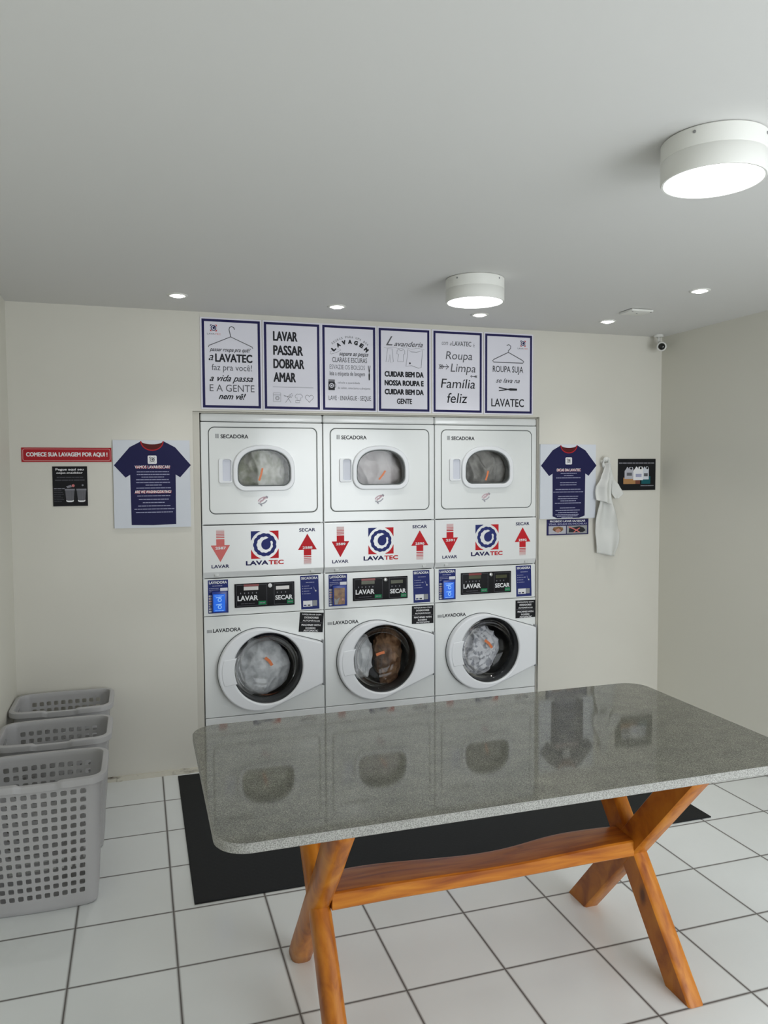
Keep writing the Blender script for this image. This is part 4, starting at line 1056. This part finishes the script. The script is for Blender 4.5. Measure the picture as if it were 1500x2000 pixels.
def spot(cx, cy, label):
    t = thing('ceiling_spotlight', label, 'spotlight', (cx, cy, H), 0, 'recessed ceiling spotlights')
    obj('trim_ring', lathe_bm([(0.050, -0.0005), (0.049, -0.004), (0.042, -0.006), (0.031, -0.004), (0.030, -0.0008)], 'Z', 40), M['lamp'], t, True)
    obj('bulb', lathe_bm([(0.0295, -0.001), (0.028, -0.006), (0.020, -0.010), (0, -0.012)], 'Z', 32), M['spotglow'], t, True)
    L = bpy.data.lights.new('spot_beam', 'SPOT'); L.energy = SPOT_WATT; L.spot_size = math.radians(88); L.spot_blend = 0.95; L.shadow_soft_size = 0.03; L.color = (1.0, 0.98, 0.95)
    o = bpy.data.objects.new('spot_beam', L); COL.objects.link(o); o.location = (cx, cy, H - 0.03)
spot(-0.128, -0.379, 'recessed ceiling spotlight above the left shirt poster, leftmost')
spot(0.687, -0.343, 'recessed ceiling spotlight in front of the third slogan poster')
spot(1.504, -0.355, 'recessed ceiling spotlight just behind the farther drum lamp')
spot(2.307, -0.386, 'recessed ceiling spotlight left of the square cover plate')
spot(2.291, -1.187, 'recessed ceiling spotlight at the right, away from the back wall')

cpz = thing('cover_plate', 'thin square white cover plate on the ceiling near the corner', 'cover plate', (2.288, -0.690, H))
box_obj('plate', (-0.068, -0.055, -0.014), (0.068, 0.065, -0.002), M['lamp'], cpz, 0.003)
bm = bmesh.new(); bx(bm, -0.05, 0.05, -0.035, 0.045, -0.003, -0.0003); obj('backing', bm, M['groove'], cpz)
bm = bmesh.new()
for x, y in ((-0.058, -0.045), (0.058, -0.045), (0, 0.0)):
    b = lathe_bm([(0.0045, -0.0138), (0.0045, -0.0158), (0, -0.016)], 'Z', 10, (x, y, 0)); me = bpy.data.meshes.new('t'); b.to_mesh(me); b.free(); bm.from_mesh(me); bpy.data.meshes.remove(me)
obj('screw', bm, M['screw'], cpz)

# security camera in the corner, looking towards the viewer
sc = thing('security_camera', 'small white security camera with black lens in the right back corner', 'camera', (2.894, -0.075, H))
obj('base', lathe_bm([(0.030, -0.0005), (0.030, -0.010), (0.024, -0.016), (0, -0.016)], 'Z', 28), M['hook'], sc, True, 40)
obj('arm', tube_bm([(0, 0, -0.014), (0, 0.0, -0.035), (0.0, -0.005, -0.058)], 0.010, 12), M['hook'], sc, True)
dv = (Vector((-0.33, -4.36, 1.67)) - Vector((2.905, -0.12, 2.46))).normalized()
bm = lathe_bm([(0, 0.045), (0.022, 0.042), (0.034, 0.025), (0.036, 0.0), (0.036, -0.030), (0.033, -0.040), (0.026, -0.042), (0.0235, -0.036)], 'Y', 36)
rot = Vector((0, -1, 0)).rotation_difference(dv).to_matrix().to_4x4(); off = Matrix.Translation((-0.002, -0.035, -0.080)) @ rot @ Matrix.Diagonal((0.86, 1.0, 0.86, 1.0))
bmesh.ops.transform(bm, matrix=off, verts=bm.verts[:]); hd = obj('housing', bm, M['hook'], sc, True, 50)
bm = lathe_bm([(0.0245, -0.036), (0.0245, -0.037), (0.012, -0.041), (0, -0.042)], 'Y', 30); bmesh.ops.transform(bm, matrix=off, verts=bm.verts[:]); obj('lens', bm, M['lens'], sc, True)

# ------------------------------------------------------------------ floor mat
bm = bmesh.new(); bx(bm, -0.158, 2.258, -1.366, -0.045, 0.0005, 0.007, 0.002)
tag(obj('floor_mat', bm, M['mat']), 'large black rubber mat on the tiles in front of the machines', 'mat')
bm = bmesh.new(); bx(bm, 2.948, 2.976, -1.0, -0.90, 0.0, 0.035, 0.006)
tag(obj('door_wedge', bm, M['gasket']), 'small black block on the floor against the right wall', 'block')

# ------------------------------------------------------------------ laundry baskets
def basket_bm():
    W0, D0, W1, D1, HH = 0.375, 0.198, 0.430, 0.310, 0.508
    rc0, rc1 = 0.055, 0.060
    bm = bmesh.new()
    def P(side, s, z):
        """side panels: s runs along the flat part of the side, in metres from the centre at mid height"""
        f = z / HH; W = W0 + (W1 - W0) * f; D = D0 + (D1 - D0) * f
        bow = 0.006 * (1 - (2 * s / 0.3) ** 2) if side in (0, 2) else 0.004
        if side == 0: return (s * (W / 0.40), -D / 2 - bow, z)
        if side == 2: return (-s * (W / 0.40), D / 2 + bow, z)
        if side == 1: return (W / 2 + bow, s * (D / 0.315), z)
        return (-W / 2 - bow, -s * (D / 0.315), z)
    pz = 0.0336; rows = 13; zs = 0.053
    zl = [0.02, 0.034] + [zs + pz * i for i in range(rows + 1)] + [0.498, HH]
    key = {}
    def vert(co):
        q = tuple(round(c, 5) for c in co)
        if q not in key: key[q] = bm.verts.new(co)
        return key[q]
    def quad(*c):
        vs = []
        for p in c:
            v = vert(p)
            if v not in vs: vs.append(v)
        if len(vs) > 2:
            try: bm.faces.new(vs)
            except ValueError: pass
    ends = {}
    for side, ncol, pitch in ((0, 10, 0.0322), (1, 6, 0.0322), (2, 10, 0.0322), (3, 6, 0.0322)):
        half = (0.40 - 2 * rc0) / 2 if side in (0, 2) else (0.315 - 2 * rc0) / 2
        half = max(half, ncol * pitch / 2 + 0.001)
        sl = [-half] + [(-ncol / 2 + i) * pitch for i in range(ncol + 1)] + [half]
        for a in range(len(zl) - 1):
            for b in range(len(sl) - 1):
                s0, s1, z0, z1 = sl[b], sl[b + 1], zl[a], zl[a + 1]
                if 2 <= a < 2 + rows and 1 <= b <= ncol:
                    ms, mz = (s1 - s0) * 0.185, (z1 - z0) * 0.20
                    c = 0.0032
                    i0, i1, k0, k1 = s0 + ms, s1 - ms, z0 + mz, z1 - mz
                    o = [(s0, z0), (s1, z0), (s1, z1), (s0, z1)]
                    n = [(i0 + c, k0), (i1 - c, k0), (i1, k0 + c), (i1, k1 - c), (i1 - c, k1), (i0 + c, k1), (i0, k1 - c), (i0, k0 + c)]
                    Q = lambda p: P(side, p[0], p[1])
                    quad(Q(o[0]), Q(o[1]), Q(n[1]), Q(n[0])); quad(Q(o[1]), Q(n[2]), Q(n[1]))
                    quad(Q(o[1]), Q(o[2]), Q(n[3]), Q(n[2])); quad(Q(o[2]), Q(n[4]), Q(n[3]))
                    quad(Q(o[2]), Q(o[3]), Q(n[5]), Q(n[4])); quad(Q(o[3]), Q(n[6]), Q(n[5]))
                    quad(Q(o[3]), Q(o[0]), Q(n[7]), Q(n[6])); quad(Q(o[0]), Q(n[0]), Q(n[7]))
                else:
                    quad(P(side, s0, z0), P(side, s1, z0), P(side, s1, z1), P(side, s0, z1))
        ends[side] = half
    # rounded corners between neighbouring sides
    NC = 8
    corner = {}
    for side in range(4):
        nx = (side + 1) % 4
        for a in range(len(zl)):
            z = zl[a]
            A = Vector(P(side, ends[side], z)); B = Vector(P(nx, -ends[nx], z))
            ta = (Vector(P(side, ends[side], z)) - Vector(P(side, ends[side] - 0.02, z))).normalized()
            tb = (Vector(P(nx, -ends[nx], z)) - Vector(P(nx, -ends[nx] + 0.02, z))).normalized()
            # intersection of the two tangents in plan
            den = ta.x * tb.y - ta.y * tb.x
            uu = ((B.x - A.x) * tb.y - (B.y - A.y) * tb.x) / den
            Kp = A + ta * uu
            for c in range(NC + 1):
                q = c / NC; w = 1.25
                b0, b1, b2 = (1 - q) ** 2, 2 * q * (1 - q) * 0.75, q * q
                pt = (A * b0 + Kp * b1 + B * b2) / (b0 + b1 + b2)
                corner[(side, a, c)] = (A if c == 0 else B if c == NC else pt)
        for a in range(len(zl) - 1):
            for c in range(NC):
                quad(*[tuple(corner[k]) for k in ((side, a, c), (side, a, c + 1), (side, a + 1, c + 1), (side, a + 1, c))])
    # bottom with a rounded foot
    loop = []
    for side in range(4):
        h_ = ends[side]
        ncol = 10 if side in (0, 2) else 6
        for s in [-h_] + [(-ncol / 2 + i) * 0.0322 for i in range(ncol + 1)] + [h_]: loop.append(Vector(P(side, s, 0.02)))
        for c in range(1, NC): loop.append(corner[(side, 0, c)])
    l0 = [vert(tuple(p)) for p in loop]
    l1 = [bm.verts.new((p.x * 0.985, p.y * 0.98, 0.007)) for p in loop]
    l2 = [bm.verts.new((p.x * 0.95, p.y * 0.93, 0.0015)) for p in loop]
    n = len(loop)
    for A, B in ((l0, l1), (l1, l2)):
        for i in range(n): bm.faces.new((A[i], A[(i + 1) % n], B[(i + 1) % n], B[i]))
    bm.faces.new(l2)
    bmesh.ops.remove_doubles(bm, verts=bm.verts[:], dist=0.00015)
    bmesh.ops.recalc_face_normals(bm, faces=bm.faces[:])
    bmesh.ops.solidify(bm, geom=bm.faces[:], thickness=0.0028)
    for v in bm.verts: v.co.z = max(v.co.z, 0.0)
    # rim outline at the top
    top = []
    for side in range(4):
        h_ = ends[side]
        for i in range(33): top.append((side, Vector(P(side, -h_ + 2 * h_ * i / 32, HH))))
        for c in range(1, NC): top.append((side + 0.5, corner[(side, len(zl) - 1, c)]))
    return bm, top, HH

def rim_bm(top, HH):
    bm = bmesh.new(); rings = []; n = len(top)
    pts = [p for _, p in top]
    for i, (sd, p) in enumerate(top):
        d = (pts[(i + 1) % n] - pts[i - 1]); out = Vector((d.y, -d.x, 0)).normalized()
        # the hand-hold: the middle of the long sides has a narrower, slightly lower lip
        cut = 1.0 if sd == 0 and abs(p.x) < 0.066 else 0.0
        fl = 0.019 - 0.009 * cut; dz = -0.006 * cut
        zt = HH + 0.020 + dz
        prof = [(-0.003, HH - 0.012), (-0.004, zt - 0.004), (-0.001, zt), (fl - 0.006, zt), (fl - 0.001, zt - 0.003), (fl, zt - 0.008), (fl, zt - 0.026), (fl - 0.003, zt - 0.027), (fl - 0.004, zt - 0.010), (0.003, zt - 0.006), (0.001, HH - 0.012)]
        rings.append([bm.verts.new((p.x + out.x * a, p.y + out.y * a, z)) for a, z in prof])
    m = len(rings[0])
    for i in range(n):
        A, B = rings[i], rings[(i + 1) % n]
        for k in range(m): bm.faces.new((A[k], A[(k + 1) % m], B[(k + 1) % m], B[k]))
    return bm

bt = thing('laundry_basket', 'grey perforated laundry basket nearest the camera, first of the row', 'laundry basket', (-0.708, -1.138, 0), 0, 'grey laundry baskets along the left wall')
bb, top, HH = basket_bm()
body = obj('body', bb, M['basket'], bt, True, 40)
rim = obj('rim', rim_bm(top, HH), M['basket'], bt, True, 45)
for loc, rz, label in (((-0.705, -0.682, 0), 0.0, 'grey perforated laundry basket in the middle of the row, between two others'),
                       ((-0.712, -0.206, 0), 0.0, 'grey perforated laundry basket farthest back, against the back wall')):
    r = bt.copy(); COL.objects.link(r); r.location = loc; r.rotation_euler = (0, 0, rz); r['label'] = label
    for ch in (body, rim):
        c = ch.copy(); COL.objects.link(c); c.parent = r

# ------------------------------------------------------------------ granite table
TX0, TX1, TY0, TY1, TZ, TT = -0.173, 1.652, -2.534, -1.610, 0.780, 0.026
tb = thing('table', 'long table with a polished grey granite top and orange varnished X legs', 'table', (0.735, -2.08, 0))
ox, oy = 0.735, -2.08
def slab(rad, z0, z1, inset=0.0):
    return [(x, y) for x, y in rrect(TX0 - ox + inset, TY0 - oy + inset, TX1 - ox - inset, TY1 - oy - inset, rad, 10)]
bm = bmesh.new(); rr = slab(0.085, 0, 0); ri = slab(0.083, 0, 0, 0.003)
lv = [[bm.verts.new((x, y, z)) for x, y in pl] for pl, z in ((ri, TZ - TT), (rr, TZ - TT + 0.003), (rr, TZ - 0.004), (ri, TZ))]
n = len(rr)
for A, B in zip(lv[:-1], lv[1:]):
    for i in range(n): bm.faces.new((A[i], A[(i + 1) % n], B[(i + 1) % n], B[i]))
bm.faces.new(lv[0][::-1]); bm.faces.new(lv[-1])
for f in bm.faces:
    f.normal_update(); f.material_index = 0 if abs(f.normal.z) > 0.9 else 1
obj('tabletop', bm, [M['granite'], M['granite_edge']], tb, True, 30)
bm = bmesh.new()
bx(bm, 0.16 - ox, 1.372 - ox, -2.500 - oy, -1.665 - oy, TZ - TT - 0.012, TZ - TT - 0.0003, 0.002)
obj('underboard', bm, M['wood_x'], tb)
ZT = TZ - TT - 0.012
def leg(xa, xb, y_bot, y_top, width, rounded, shrink=0.0, seed=0):
    """a slanting leg in the plane x = const; ends cut level; width measured along y"""
    bm = bmesh.new(); NZ = 14; rings = []
    xa += shrink; xb -= shrink
    cx, hx = (xa + xb) / 2 - ox, (xb - xa) / 2
    for a in range(NZ + 1):
        f = a / NZ; z = ZT * f; yc = y_bot + (y_top - y_bot) * f - oy
        wob = 0.004 * noise.noise((seed, z * 5, 0)) if rounded else 0.0012 * noise.noise((seed, z * 6, 0))
        ring = []
        if rounded:
            K = 20; e = 2 / 2.9
            for k in range(K):
                an = 2 * PI * k / K; c, s = math.cos(an), math.sin(an)
                ring.append(bm.verts.new((cx + hx * (1 + 0.05 * noise.noise((seed, z * 4, 2))) * math.copysign(abs(c) ** e, c) + wob, yc + width / 2 * (1 + 0.04 * noise.noise((seed, z * 4, 7))) * math.copysign(abs(s) ** e, s), z)))
        else:
            b = 0.007
            for dx, dy in ((-hx + b, -1), (hx - b, -1), (hx, -1 + 2 * b / width), (hx, 1 - 2 * b / width), (hx - b, 1), (-hx + b, 1), (-hx, 1 - 2 * b / width), (-hx, -1 + 2 * b / width)):
                ring.append(bm.verts.new((cx + dx, yc + dy * width / 2 + wob, z)))
        rings.append(ring)
    m = len(rings[0])
    for A, B in zip(rings[:-1], rings[1:]):
        for k in range(m): bm.faces.new((A[k], A[(k + 1) % m], B[(k + 1) % m], B[k]))
    bm.faces.new(rings[0][::-1]); bm.faces.new(rings[-1])
    return bm
AB, AT = -1.788, -2.412     # foot far, head near
BB, BT = -2.376, -1.770     # foot near, head far
obj('leg', leg(1.262, 1.322, AB, AT, 0.122, False, 0.0, 1), M['wood_z'], tb, True, 40)
obj('leg', leg(1.262, 1.322, BB, BT, 0.122, False, 0.002, 2), M['wood_z'], tb, True, 40)
obj('leg', leg(0.134, 0.206, AB, AT, 0.110, True, 0.0, 3), M['wood_z'], tb, True)
obj('leg', leg(0.134, 0.206, BB, BT, 0.112, True, 0.003, 4), M['wood_z'], tb, True)
# stretcher: a plank with a natural wavy back edge
bm = bmesh.new(); NS = 48; rings = []
for a in range(NS + 1):
    f = a / NS; x = 0.200 + (1.2625 - 0.200) * f - ox
    yf = -2.150 - oy; yb = -2.015 - oy + 0.014 * math.sin(f * 9.0 + 0.5) + 0.010 * noise.noise((f * 4, 2, 0)); zt = 0.400 + 0.005 * math.sin(f * 7 + 1); zb = 0.345 + 0.003 * noise.noise((f * 3, 1, 0))
    b = 0.005
    rings.append([bm.verts.new((x, y, z)) for y, z in ((yf + b, zb), (yf, zb + b), (yf, zt - b - 0.002), (yf + b, zt - 0.002), (yb - 0.030, zt), (yb - 0.008, zt - 0.008), (yb, zt - 0.022), (yb - 0.004, zb + b), (yb - 0.012, zb))])
m = len(rings[0])
for A, B in zip(rings[:-1], rings[1:]):
    for k in range(m): bm.faces.new((A[k], A[(k + 1) % m], B[(k + 1) % m], B[k]))
bm.faces.new(rings[0][::-1]); bm.faces.new(rings[-1])
obj('stretcher', bm, M['wood_x'], tb, True, 40)
